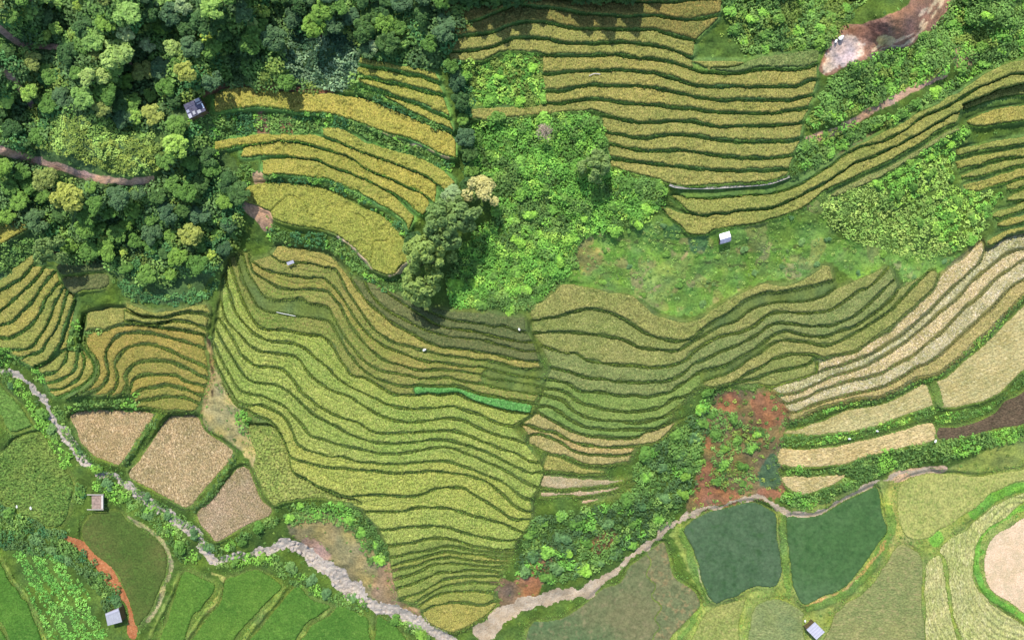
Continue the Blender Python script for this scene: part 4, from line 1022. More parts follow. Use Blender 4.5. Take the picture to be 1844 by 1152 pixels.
def bbox(mask):
    r = np.where(mask.any(1))[0]; c = np.where(mask.any(0))[0]
    return ug[c[0]], vg[r[0]], ug[c[-1]], vg[r[-1]]

M["leaf"] = leaf_mat("undergrowth_leaf", None, .3, .38, False)
def greens(*cols, k=1.25): return [np.array(lalb(*c, k)) for c in cols]
BRIGHT = greens((122, 172, 74), (106, 158, 70), (146, 184, 84), (94, 142, 62))
MID = greens((104, 142, 72), (92, 128, 66), (118, 152, 78), (82, 116, 60))
DARKG = greens((84, 116, 68), (74, 104, 64), (94, 126, 72), (68, 98, 60))
COOL = greens((78, 124, 72), (66, 110, 68), (92, 138, 80), (58, 98, 60))
OLIVE = greens((120, 144, 68), (106, 130, 62), (136, 156, 74), (90, 114, 54))
LIGHT = greens((146, 176, 92), (132, 168, 84), (158, 184, 98), (118, 152, 78))
MIX = MID + BRIGHT[:2] + DARKG[:1]

def undergrowth(name, mask, spacing, rr, cols, hf=.8, leaf=(.13, .24), dens=44, seed=1, rows=None, keep=1.0):
    rng = np.random.default_rng(seed)
    p = scatter(tester(mask & ~inn), bbox(mask), spacing, rng)
    if len(p) == 0: return p
    if rows is not None:
        ph = (p[:, 0] * rows[0] + p[:, 1] * rows[1]) / rows[2]
        p = p[(ph % 1.0) < rows[3]]
    if keep < 1: p = p[rng.uniform(size=len(p)) < keep]
    z = zat(p[:, 0], p[:, 1])
    cs, ns, ss, tn = [], [], [], []
    for (u, v), zz in zip(p, z):
        r = rng.uniform(*rr); n = max(10, int(dens * r * r + 8))
        q, nn = dome(rng, n, hf * rng.uniform(.6, 1.2), .62, .12)
        x, y = W(u, v, zz + r * hf * .5)
        cs.append(q * r + np.array([x, y, zz])); ns.append(nn)
        ss.append(rng.uniform(*leaf, n) * (.75 + .3 * r))
        t_ = cols[int(np.clip(vnoise(u, v, 34, seed + 3) * 1.5 - .25 + rng.normal() * .16, 0, .999) * len(cols))] * rng.uniform(.78, 1.25)
        tn.append(np.repeat(t_[None], n, 0) * rng.uniform(.8, 1.2, n)[:, None])
    c = np.vstack(cs)
    co, f = leaf_quads(c, np.vstack(ns), np.concatenate(ss), rng)
    me = mesh_np(name, co, f, M["leaf"], np.repeat(np.vstack(tn), 4, 0))
    tag(obj(name, me), kind='stuff')
    return p

A_V3 = area("860,222 960,214 1000,212 1068,212 1083,235 1095,280 1098,305 1140,320 1195,335 1190,368 1160,398 1120,412 1070,422 1040,438 1030,478 1005,503 985,528 945,558 890,558 840,550 812,543 815,480 850,430 890,400 880,330 858,300")
A_V2 = area("814,116 870,113 900,104 930,98 972,102 978,130 977,184 900,190 852,190 845,150 822,138")
A_V1 = area("1312,-40 1545,-40 1535,30 1500,72 1470,82 1400,84 1350,90 1325,72 1320,40")
A_B1 = area("1478,182 1500,140 1560,110 1600,88 1640,62 1682,48 1700,14 1740,-30 1895,-30 1895,85 1850,97 1815,106 1780,125 1750,140 1720,120 1700,130 1620,165 1570,190 1530,205 1490,222 1455,232 1460,215")
A_B2 = area("1448,300 1432,314 1445,252 1480,242 1530,227 1570,218 1640,194 1700,153 1740,137 1752,145 1720,162 1690,178 1640,203 1590,230 1540,255 1500,277 1470,295")
A_V5 = area("1480,352 1520,342 1560,322 1610,297 1660,267 1700,242 1728,230 1743,237 1724,265 1714,292 1718,320 1728,345 1800,348 1790,375 1784,400 1770,426 1740,446 1700,460 1650,465 1600,450 1560,440 1500,410 1480,380")
A_V6 = area("1150,830 1180,803 1220,775 1258,742 1275,706 1268,780 1262,830 1248,880 1232,905 1213,930 1180,958 1140,982 1110,1008 1060,1028 1010,1048 975,1038 950,1028 925,1038 940,990 950,962 962,938 1000,928 1060,918 1110,908 1140,882 1150,850")
A_V7 = area("1280,742 1310,746 1340,760 1392,782 1380,802 1340,812 1310,822 1290,816 1278,782") | area("1288,830 1340,838 1362,868 1332,886 1290,872") | area("1268,705 1285,700 1280,740 1270,738")
A_V8 = area("1410,850 1444,844 1500,843 1550,827 1600,812 1680,797 1740,787 1844,770 1895,765 1895,785 1844,792 1800,802 1740,816 1700,826 1640,838 1592,850 1560,868 1520,885 1480,905 1450,918 1420,905 1408,888 1440,893 1482,884 1522,866 1526,852 1450,852")
A_V8B = area("1412,786 1480,785 1550,773 1620,753 1681,735 1684,744 1620,764 1550,787 1480,800 1410,803") | area("1690,746 1740,741 1790,726 1825,696 1850,668 1895,640 1895,668 1850,690 1810,714 1780,738 1730,756 1690,764") | area("1424,763 1444,758 1483,741 1527,730 1582,722 1613,709 1650,690 1684,681 1717,660 1751,629 1783,600 1816,566 1850,533", 7)
A_ST = area("0,672 50,712 75,760 100,802 124,838", 20) | area("100,738 130,790 160,832 232,872 300,920 345,948", 11) | area("176,868 236,898 288,942 330,988 352,1012", 30) | area("392,1012 470,1004 520,1032 570,1062 622,1082 660,1100", 22) | area("350,960 372,985 400,985 450,965 500,935", 14) | area("700,1112 745,1130 775,1150", 14)
A_V10 = area("512,912 560,906 620,910 652,926 682,962 702,1000 690,1014 662,1008 642,962 600,942 560,937 524,946")
A_LB = area("-40,905 40,930 80,950 115,964 100,990 60,1000 30,985 -40,985") | area("104,990 150,1014 182,1052 206,1090", 30) | area("140,905 150,870", 14)
A_ROW = area("25,1000 70,990 120,1015 150,1060 175,1110 185,1160 100,1200 85,1140 62,1090 45,1050")
A_T1 = area("536,208 620,218 680,243 750,272 812,302", 22) | area("338,214 400,206 470,206 536,208 574,234 540,241 480,238 420,244 385,255 392,292 372,302 350,250") | area("478,324 560,327 620,343 660,363 700,392 730,422 745,447", 13) | area("490,408 500,426 560,430 612,446 642,472 672,502 700,514 726,508 745,490", 24) | area("420,330 440,300 452,308 440,335", 12)
A_T2 = area("805,110 820,130 838,165 842,190 838,230 846,270 852,320", 26) | area("640,166 690,183 740,206 790,232 815,250", 9)
A_L = area("425,742 455,747 478,772 466,786 440,786") | area("-40,622 30,626 46,640 22,656 -40,652") | area("118,600 145,578 143,622 126,638") | area("158,600 190,597 182,616 160,628") | area("-40,452 40,428 70,440 58,460 25,484 -40,502") | area("205,722 250,712 240,745 130,745 120,728 160,722") | area("60,640 75,675 82,690 66,690")
A_F6 = area("215,505 260,520 320,528 380,515 395,495 400,512 360,540 300,548 240,540")
A_F3 = area("90,205 200,215 270,240 285,300 220,312 120,278 80,262 95,235")
A_FOR = area("-48,-48 795,-48 798,100 740,108 650,98 640,146 590,162 520,152 400,150 360,165 330,178 300,200 280,235 200,210 95,200 80,262 -48,256") | area("-48,298 70,302 130,326 280,336 300,222 345,232 385,292 428,330 430,400 405,462 330,502 250,502 190,472 110,457 70,424 52,400 -48,396")
A_ROS = area("505,70 560,52 640,60 640,140 600,160 540,152 510,140")
A_SLP = area("380,92 500,82 510,150 430,150 395,146 372,128")
A_PAT = ZONE == 3
for q in ("-48,30 0,52 30,75 60,84 105,85", "0,120 30,150 62,195", "-48,262 0,270 40,282 75,292 130,308 180,322 230,328 278,322"): A_PAT = A_PAT | mask_line(PL(q), 13)
A_MEAD = area("1040,445 1120,418 1190,395 1240,428 1300,438 1400,395 1465,368 1500,420 1560,442 1700,464 1690,488 1640,515 1600,475 1550,505 1490,470 1440,498 1370,505 1300,535 1250,564 1150,530 1090,515 1000,500")
FREE = ~A_PAT; FREE2 = ~(blur(A_PAT, 4, 1) > .02)
undergrowth("undergrowth", A_V3 & FREE, 7.0, (.45, 1.15), MID[1:] + BRIGHT + MID[:1] + BRIGHT[:2], 1.05, (.12, .2), 52, seed=1)
undergrowth("undergrowth", A_V2, 6.5, (.4, .8), BRIGHT + OLIVE[:2], .6, seed=2)
undergrowth("undergrowth", A_V1, 9, (.6, 1.1), MID + OLIVE[:2], .9, seed=3)
undergrowth("undergrowth", (A_B1 | A_B2) & FREE, 8, (.5, 1.05), MID + BRIGHT[:2] + OLIVE[:1], .85, seed=4)
V5A = A_V5 & (UU * .8 - VV * 1.0 > 925); V5B = A_V5 & ~V5A
undergrowth("undergrowth", V5B, 5.5, (.3, .6), LIGHT, .6, (.12, .2), 60, seed=5)
undergrowth("undergrowth", V5A, 6, (.4, .75), BRIGHT[:3] + LIGHT[:2], .9, seed=55, rows=(.42, .9, 17.0, .7))
undergrowth("undergrowth", A_V6, 8.2, (.6, 1.15), MID + DARKG[:2] + BRIGHT[1:2], .95, seed=6)
undergrowth("undergrowth", A_V7, 6.5, (.35, .8), MID + OLIVE[:2], .8, seed=7, keep=.9)
undergrowth("undergrowth", area("1262,745 1290,702 1400,702 1418,750 1404,890 1300,902 1240,912"), 13, (.3, .6), OLIVE + MID, .7, seed=77, keep=.8)
undergrowth("hedge_undergrowth", A_V8, 6, (.4, .8), BRIGHT[:2] + MID, .9, seed=8)
undergrowth("hedge_undergrowth", A_V8B, 5, (.25, .5), BRIGHT[1:] + MID[:2], .8, (.11, .2), 60, seed=9)
undergrowth("stream_undergrowth", A_ST, 7, (.35, .85), MID + BRIGHT[:1], .85, seed=10)
undergrowth("undergrowth", A_V10, 6.5, (.4, .85), BRIGHT[1:2] + MID, .85, seed=11)
undergrowth("undergrowth", A_LB, 8, (.5, 1.0), MID + COOL[:2] + DARKG[:1], .9, seed=12)
undergrowth("crop_rows_vegetation", A_ROW, 5, (.3, .55), greens((110, 166, 76), (98, 156, 72), (122, 176, 84)), .7, (.12, .2), 60, seed=13, rows=(.85, -.52, 25.0, .7))
undergrowth("undergrowth", A_T1, 6, (.3, .65), MID + BRIGHT[:2] + COOL[:2], .8, seed=14)
undergrowth("undergrowth", A_T2, 6.5, (.4, .8), MID + COOL, .9, seed=15)
undergrowth("undergrowth", A_L, 6.5, (.35, .75), MID + BRIGHT[:2], .85, seed=16)
A_GB = area("280,746 254,792 224,838", 12) | area("422,822 384,890 346,917", 11)
undergrowth("hedge_undergrowth", A_GB, 5, (.22, .45), DARKG + MID[1:2], .7, (.1, .18), 60, seed=33)
undergrowth("hedge_undergrowth", A_F6, 5.5, (.35, .7), COOL + MID[:2], .9, seed=17, rows=(-.12, 1.0, 13.0, .75))
undergrowth("plantation_undergrowth", A_F3, 6.5, (.4, .7), OLIVE[:3] + LIGHT[:2], .8, (.13, .22), 60, seed=18)
undergrowth("forest_undergrowth", A_FOR & FREE2 & ~A_F3 & ~A_ROS, 10, (.8, 1.6), DARKG[:3] + MID[:3] + OLIVE[1:2] + COOL[:1], 1.45, (.16, .26), 30, seed=19)
undergrowth("rosette_undergrowth", A_ROS, 6.2, (.38, .6), greens((70, 104, 72), (60, 94, 66), (84, 116, 84), (56, 86, 62), (120, 150, 112)), 1.0, (.16, .26), 40, seed=41)
undergrowth("slope_undergrowth", A_SLP, 6, (.3, .7), greens((88, 126, 60), (76, 112, 56), (98, 136, 66)), .7, seed=42)
undergrowth("meadow_undergrowth", A_MEAD & FREE, 7.5, (.2, .5), greens((118, 150, 76), (104, 142, 70), (132, 156, 84), (106, 138, 80), (122, 156, 78)), .4, (.1, .18), 60, seed=20, keep=.7)
undergrowth("outer_undergrowth", (~inn) & (blur(inn, 3, 1) < .01) & FREE & (ZONE == 0) & ~(A_V3 | A_V2 | A_V1 | A_B1 | A_B2 | A_V5 | A_V6 | A_V8 | A_FOR | A_F3 | A_MEAD | A_LB | A_ROW), 15, (.15, .4), MID + OLIVE[:2], .6, (.1, .17), 60, seed=21, keep=.6)

# loose grass along the soft ground between the plots
def tufts(mask, spacing, hgt, mat, seed, n=6):
    rng = np.random.default_rng(seed)
    p = scatter(tester(mask & ~inn), bbox(mask), spacing, rng)
    c, f = blades(p[:, 0], p[:, 1], zat(p[:, 0], p[:, 1]), n, hgt, seed, 1.6)
    tag(obj("grass", mesh_np("grass", c, f, mat)), kind='stuff')
low = (VV > 640) & (ZONE == 0) & (blur(inn, 6, 1) > .02) & (UU > -48) & (UU < 1893) & (VV < 1200)
tufts(low, 4.2, .22, M["bank_green"], 61, 4)

# ------------------------------------------------------------------ trees
def crown_mesh(seed, lobes, n, mat, **k):
    rng = np.random.default_rng(seed)
    co, f = lumpy(rng, n, lobes, **k)
    return mesh_np("crown", co, f, mat)
def trunk_mesh(seed, mat, hgt=1.5, limbs=4):
    rng = random.Random(seed); b = MB()
    b.bar((0, 0, -.15), (.04, .02, hgt * .75), .09, 7, .06)
    b.bar((.04, .02, hgt * .75), (.06, .05, hgt * 1.15), .06, 6, .025)
    for i in range(limbs):
        a = i * 2 * math.pi / limbs + rng.uniform(-.4, .4); d = rng.uniform(.35, .6)
        z0 = hgt * rng.uniform(.6, .85)
        b.bar((.04, .02, z0), (math.cos(a) * d, math.sin(a) * d, z0 + rng.uniform(.3, .55)), .04, 5, .012)
    me = bpy.data.meshes.new("trunk"); me.from_pydata(b.v, [], b.f); me.materials.append(mat); return me
M["bark"] = plain_mat("bark", alb(112, 96, 80, .5), .2, .9)
M["palebark"] = plain_mat("pale_bark", alb(186, 172, 160, .6), .2, .9)
def LM(n, c, k=1.25, **kw): M[n] = leaf_mat("leaf_" + n, lalb(*c, k), .35, .35, **kw)
LM("dark", (70, 104, 58), 1.1); LM("blue", (76, 108, 74), 1.1); LM("mid", (98, 136, 64), 1.15); LM("fresh", (124, 160, 84)); LM("sun", (156, 180, 104)); LM("yellow", (158, 182, 86)); LM("olive", (128, 144, 78))  # dark and blue also carry the top forest's shade; sun is a lighter leaf
LM("pale", (150, 172, 124)); LM("feather", (118, 146, 86), 1.15); LM("dry", (196, 176, 118)); LM("grey", (150, 138, 126)); LM("bush", (120, 168, 74)); LM("bushmid", (98, 138, 64)); LM("bushcool", (90, 126, 80))
CROWN = {}
for key in ("dark", "blue", "mid", "fresh", "sun", "yellow", "olive", "pale"):
    CROWN[key] = [crown_mesh(100 + 7 * i + len(key), lo, nn, M[key], lr=lr, spread=.74) for i, (lo, nn, lr) in enumerate(((24, 1100, (.14, .32)), (34, 1250, (.11, .26)), (16, 950, (.18, .38))))]
CROWN["feather"] = [crown_mesh(300 + i, 30, 2600, M["feather"], lr=(.12, .3), leaf=(.05, .09), spread=.92, hf=1.15) for i in range(2)]
CROWN["dry"] = [crown_mesh(320, 14, 1300, M["dry"], lr=(.2, .34), leaf=(.05, .09), spread=.75, hf=1.1)]
def cone_mesh(seed):
    rng = np.random.default_rng(seed); N = 1500
    h = 1 - np.sqrt(rng.uniform(0, 1, N)); a = rng.uniform(0, 6.283, N); r = (1 - h) * rng.uniform(.55, 1.0, N) * .85
    c = np.stack([np.cos(a) * r, np.sin(a) * r, h * 2.5 + .05], 1)
    n = np.stack([np.cos(a), np.sin(a), np.full(N, .6)], 1) + rng.normal(size=(N, 3)) * .4
    return mesh_np("crown", *leaf_quads(c, n, rng.uniform(.1, .18, N), rng), M["dark"])
CROWN["cone"] = [cone_mesh(340), cone_mesh(341)]
CROWN["grey"] = [crown_mesh(330, 12, 420, M["grey"], lr=(.25, .4), leaf=(.04, .08))]
TRUNK = [trunk_mesh(i, M["bark"]) for i in range(3)]; PTRUNK = trunk_mesh(9, M["palebark"], limbs=7)

def tree(u, v, rpx, kind, label, group=None, tall=1.0, lean=(0, 0), name="tree"):
    if kind == "feather": tall *= 1.2
    z0 = float(zat(u, v))
    r = rpx * M_PX * (CAM_H - z0) / CAM_H
    x, y = W(u, v, z0 + (1.35 if kind == "feather" else 1.55) * r * tall)
    root = empty(name, (x, y, z0), random.uniform(0, 6.28))
    root.scale = (r, r, r * tall)
    tag(root, label, "tree", group)
    obj("trunk", PTRUNK if kind in ("dry", "grey", "pale") else random.choice(TRUNK), root)
    low = kind in ("feather", "cone")
    c = obj("crown", random.choice(CROWN[kind]), root, (0, 0, .75 if kind == "feather" else (0 if kind == "cone" else 1.15)))
    c.scale = (1.18, 1.18, 1.7 if kind == "feather" else 1.1)
    c.rotation_euler = (0, 0, random.uniform(0, 6.28))
    return root

SPECIAL = [
 (225, 56, 16, "pale", "pale leafed tree crown standing out in the shaded upper forest"), (208, 96, 27, "sun", "largest bright yellow green crown in the upper left forest"),
 (183, 137, 13, "sun", "round pale crown just below the largest bright crown"), (155, 138, 15, "sun", "bright crown touching the round pale crown below the largest one"),
 (262, 79, 13, "pale", "small pale crown right of the largest bright crown"), (306, 88, 15, "sun", "bright crown standing alone above the hut in the dark forest"),
 (334, 128, 19, "olive", "olive crown on the slope right above the dark hut"), (372, 65, 11, "yellow", "small bright yellow green crown alone in the dark upper forest"),
 (452, 42, 11, "sun", "bright crown of the pair near the top edge of the forest"), (474, 22, 11, "yellow", "yellow topped crown above the bright pair near the top edge"),
 (330, 8, 16, "pale", "pale crown cut by the top frame edge in the upper forest"), (382, 14, 20, "fresh", "fresh green crown cut by the top frame edge beside the pale crown"),
 (242, 210, 13, "fresh", "bright green crown above the olive plantation of small bushes"), (315, 262, 22, "fresh", "fresh green broad crown below the dark hut"),
 (78, 320, 22, "olive", "olive domed crown in the lower left forest"), (118, 356, 24, "olive", "wide flat olive crown beside deep shade in the lower left forest"),
 (184, 431, 9, "yellow", "round lemon green crown among the dark lower forest crowns"), (222, 452, 8, "yellow", "small lemon green crown right of the round one above the terraces"),
 (262, 409, 9, "yellow", "small yellow crown in the middle of the lower forest"), (378, 458, 9, "yellow", "small yellow green crown at the lower right corner of the forest"),
 (90, 452, 24, "feather", "feathery grey green tree at the forest corner above the fan of terraces"), (340, 422, 20, "olive", "yellow olive crown near the lower right end of the forest"),
 (675, 80, 13, "pale", "pale crown at the forest edge above the shaded steps"), (726, 78, 9, "fresh", "small fresh crown at the forest edge beside the pale one"), (140, 10, 10, "yellow", "yellow crown at the top edge of the upper left forest"),
 (84, 62, 9, "yellow", "yellowish crown beside the upper dirt path"), (50, 165, 16, "fresh", "fresh green crown beside the narrow path at the left edge"), (100, 50, 12, "fresh", "fresh crown above the end of the upper dirt path")]
for u, v, r, kd, lb in SPECIAL: tree(u, v, r, kd, lb, None, 1.35)
CLUMP = [(836, 376, 30, "feather", "feathery tree of the tall clump beside the pale dry tree", 1.25), (803, 404, 36, "feather", "broad feathery tree at the upper middle of the tall clump", 1.3), (770, 466, 36, "feather", "feathery tree in the centre of the tall clump casting a long shadow", 1.35),
 (760, 510, 31, "feather", "lowest feathery tree of the tall clump at the corner of the golden field", 1.2), (745, 434, 17, "dark", "dark round tree tucked against the left side of the tall clump", 1.2), (788, 438, 24, "feather", "small feathery tree between the two broad ones of the tall clump", 1.2),
 (868, 350, 29, "dry", "pale straw coloured tree at the head of the tall clump", 1.3), (982, 238, 17, "grey", "bare grey tree standing on the green slope below the golden flight", 1.3), (1072, 298, 24, "feather", "grey green feathery tree at the right side of the bright green slope", 1.1),
 (1050, 305, 13, "mid", "small green tree beside the feathery tree on the bright slope", 1.2), (815, 352, 18, "pale", "pale green tree above the tall clump beside the golden terraces", 1.2)]
for u, v, r, kd, lb, tl in CLUMP: tree(u, v, r, kd, lb, None, tl)
for i, (u, v, r) in enumerate([(812, 118, 13), (824, 150, 14), (828, 182, 16), (834, 214, 11), (838, 248, 17), (846, 276, 15), (850, 310, 13), (820, 136, 10), (842, 332, 14)]):
    tree(u, v, r, ("mid", "blue", "dark")[i % 3], "green tree in the line down the steep gully", "trees down the steep gully", 1.35)
# crowns that make up the forest
bushy = 0
taken = [(u, v, r) for u, v, r, *_ in SPECIAL]
def forest(spec, spacing, rr, kinds, label, group, seed, tall=.95):
    rng = np.random.default_rng(seed); m = area(spec) & FREE & ~A_F3 & ~A_ROS & ~A_SLP
    for u, v in scatter(tester(m & ~inn), bbox(m), spacing, rng):
        r = rng.uniform(*rr)
        if any((u - a) ** 2 + (v - b) ** 2 < (c * .8 + r * .45) ** 2 for a, b, c in taken): continue
        if (A_PAT[np.clip(np.searchsorted(vg, v + np.linspace(-.75, .75, 7) * r), 0, R_ - 1)][:, np.clip(np.searchsorted(ug, u + np.linspace(-.75, .75, 7) * r), 0, C_ - 1)]).any(): continue
        if u < -30 or u > 1875 or v < -25: continue
        if (u - 352) ** 2 + (v - 196) ** 2 < (24 + r) ** 2: continue
        tree(u, v, r, kinds[rng.integers(len(kinds))], label, group, tall * rng.uniform(.85, 1.2))
forest("-48,-48 300,-48 322,60 330,160 300,195 280,232 200,208 95,198 80,262 -48,254", 26, (11, 21), ["mid", "blue", "mid", "mid", "fresh", "dark", "olive"], "broadleaf tree packed in the upper left forest", "upper left forest", 71)
forest("300,-48 792,-48 794,90 740,102 650,92 636,140 590,156 400,146 335,160", 28, (13, 23), ["dark", "dark", "blue", "mid"], "dark tree packed in the shaded forest along the top edge", "shaded top forest", 72, 1.2)  # mostly dark leaf kinds: the shade over this forest is in their colour
forest("-48,300 70,304 130,328 280,338 300,225 345,235 385,292 428,330 430,400 405,460 330,498 250,498 190,470 110,452 70,420 50,396 -48,392", 26, (11, 20), ["mid", "dark", "blue", "mid", "mid"], "broadleaf tree packed in the lower left forest", "lower left forest", 73)
# trees just above the frame, whose shadows fall across the top terraces
for u, v, r, tl in ((806, -44, 34, 1.0), (845, -50, 40, 1.0), (885, -50, 40, 1.05), (925, -54, 42, .95), (962, -50, 34, .9), (1008, -46, 30, .8), (1046, -52, 38, 1.0), (1088, -50, 34, 1.25), (1136, -52, 36, 1.1), (1180, -46, 28, .8), (1545, -42, 34, .9), (1585, -42, 36, .9), (1622, -46, 32, .8)):
    tree(u, v, r, "cone", "dark tree standing just above the upper frame edge", "trees above the frame", tl)

# ------------------------------------------------------------------ bushes that stand out
BM = {}
for key, kw in (("bush", {}), ("bushmid", {}), ("bushcool", {})):
    BM[key] = [mesh_np("bush", *lumpy(np.random.default_rng(500 + i + len(key)), 330, 7, lr=(.3, .5), hf=.6, leaf=(.13, .22)), M[key]) for i in range(3)]
def bushes(mask, spacing, rr, kinds, label, group, seed, cap, hz=.95):
    rng = np.random.default_rng(seed); n = 0
    for u, v in scatter(tester(mask & ~inn & FREE), bbox(mask), spacing, rng):
        if n >= cap or not (-10 < u < 1854 and -10 < v < 1162): continue
        z0 = float(zat(u, v)); r = rng.uniform(*rr) * M_PX * (CAM_H - z0) / CAM_H
        x, y = W(u, v, z0 + r * .5)
        k = kinds[rng.integers(len(kinds))]
        o = obj("bush", BM[k][rng.integers(3)], None, (x, y, z0 - .1 * r)); o.scale = (r, r, r * hz * rng.uniform(.8, 1.3)); o.rotation_euler = (0, 0, rng.uniform(0, 6.28))
        tag(o, label, "bush", group); n += 1
bushes(A_V3, 33, (11, 18), ["bush", "bush", "bushmid"], "bright green bush on the lush slope right of the tall tree clump", "bushes on the lush slope", 81, 75)
bushes(A_V2, 38, (9, 14), ["bush"], "bright green bush in the overgrown patch left of the golden terraces", "bushes in the overgrown patch", 82, 9)
bushes(A_V1, 24, (11, 17), ["bushmid", "bush", "bushmid"], "leafy bush in the stand left of the bare clearing", "bushes beside the bare clearing", 83, 32)
bushes(A_B1 | A_B2, 30, (9, 15), ["bushmid", "bush", "bushmid"], "green bush in the hedge belts below the bare clearing", "bushes in the hedge belts", 84, 55)
bushes(V5A, 30, (9, 15), ["bush", "bushmid"], "yellow green bush on the slope above the pale cut strips", "bushes above the pale strips", 85, 40)
bushes(A_V6, 27, (11, 18), ["bushmid", "bush", "bushcool"], "green bush in the thicket below the middle terraces", "bushes in the thicket", 86, 60)
bushes(A_V7, 28, (9, 15), ["bushmid", "bush"], "green bush growing on the red clay gully", "bushes on the red gully", 87, 14)
bushes(A_LB | A_ST, 34, (9, 15), ["bushmid", "bushcool"], "green bush along the rocky stream bank", "bushes along the stream", 88, 36)
bushes(A_V10, 26, (9, 14), ["bush"], "bright bush above the widest part of the stream", "bushes above the wide stream", 89, 10)
bushes(A_MEAD, 46, (6, 10), ["bushmid", "bushcool"], "low bush on the green meadow around the white tarp hut", "bushes on the meadow", 90, 26, .7)

# ------------------------------------------------------------------ boulders in the stream
M["rock"] = soil_mat("boulder_stone", alb(214, 200, 186), alb(184, 170, 158), alb(234, 226, 216), 2.0, .4)
def rock_mesh(seed):
    rng = np.random.default_rng(seed); b = []
    n = 9; rings = 5; f = []
    for i in range(rings):
        t = math.pi * (i + .5) / rings
        for j in range(n):
            a = 2 * math.pi * j / n; k = rng.uniform(.75, 1.15)
            b.append((math.sin(t) * math.cos(a) * k, math.sin(t) * math.sin(a) * k * .8, math.cos(t) * .6 * k))
    for i in range(rings - 1):
        for j in range(n): f.append([i * n + j, (i + 1) * n + j, (i + 1) * n + (j + 1) % n, i * n + (j + 1) % n])
    f.append(list(range(n))); f.append([(rings - 1) * n + j for j in reversed(range(n))])
    me = bpy.data.meshes.new("boulder"); me.from_pydata(b, [], f); me.materials.append(M["rock"]); return me
RK = [rock_mesh(i) for i in range(6)]
rng = np.random.default_rng(77)
mz = ZONE == 1
for i, (u, v) in enumerate(scatter(tester(mz), bbox(mz), 8.5, rng)):
    if not (-5 < u < 1850 and -5 < v < 1157): continue
    z0 = float(zat(u, v)); r = rng.uniform(.14, .42) * (1.2 if 520 < u < 680 else 1)
    x, y = W(u, v, z0 + r * .3)
    o = obj("boulder", RK[i % 6], None, (x, y, z0 + r * .12)); o.scale = (r, r * rng.uniform(.7, 1.2), r * rng.uniform(.7, 1.1)); o.rotation_euler = (rng.uniform(-.3, .3), rng.uniform(-.3, .3), rng.uniform(0, 6.28))
    tag(o, "pale boulder lying in the bed of the rocky stream", "boulder", "boulders in the stream")

# ------------------------------------------------------------------ huts
M["tin"] = plain_mat("weathered_tin", alb(196, 196, 202, .8), .06, .55, .2, 1.5)
M["pale_tin"] = plain_mat("pale_tin", alb(204, 202, 214, .85), .04, .5, .15, 1.0)
M["dark_tin"] = plain_mat("dark_patched_tin", alb(112, 110, 132, .7), .25, .6, .1, 2.0)
M["white_tarp"] = plain_mat("white_tarp", (.8, .82, .86), .05, .7, 0, 2.5)
M["grey_and_shade_tarp"] = plain_mat("grey_and_shade_tarp", alb(188, 190, 214, .85), .12, .7, 0, 2.5)
M["wood"] = plain_mat("grey_wood", alb(150, 132, 112, .6), .2, .85, 0, 4)
M["plank"] = plain_mat("floor_plank", alb(190, 164, 150, .7), .2, .85, 0, 3)
M["bamboo"] = plain_mat("split_bamboo", alb(140, 122, 84, .6), .2, .85, 0, 5)
M["concrete"] = plain_mat("pale_concrete", alb(226, 216, 206, .8), .08, .85, 0, 2)
M["white"] = plain_mat("white_sacking", (.6, .6, .56), .05, .7, 0, 4)

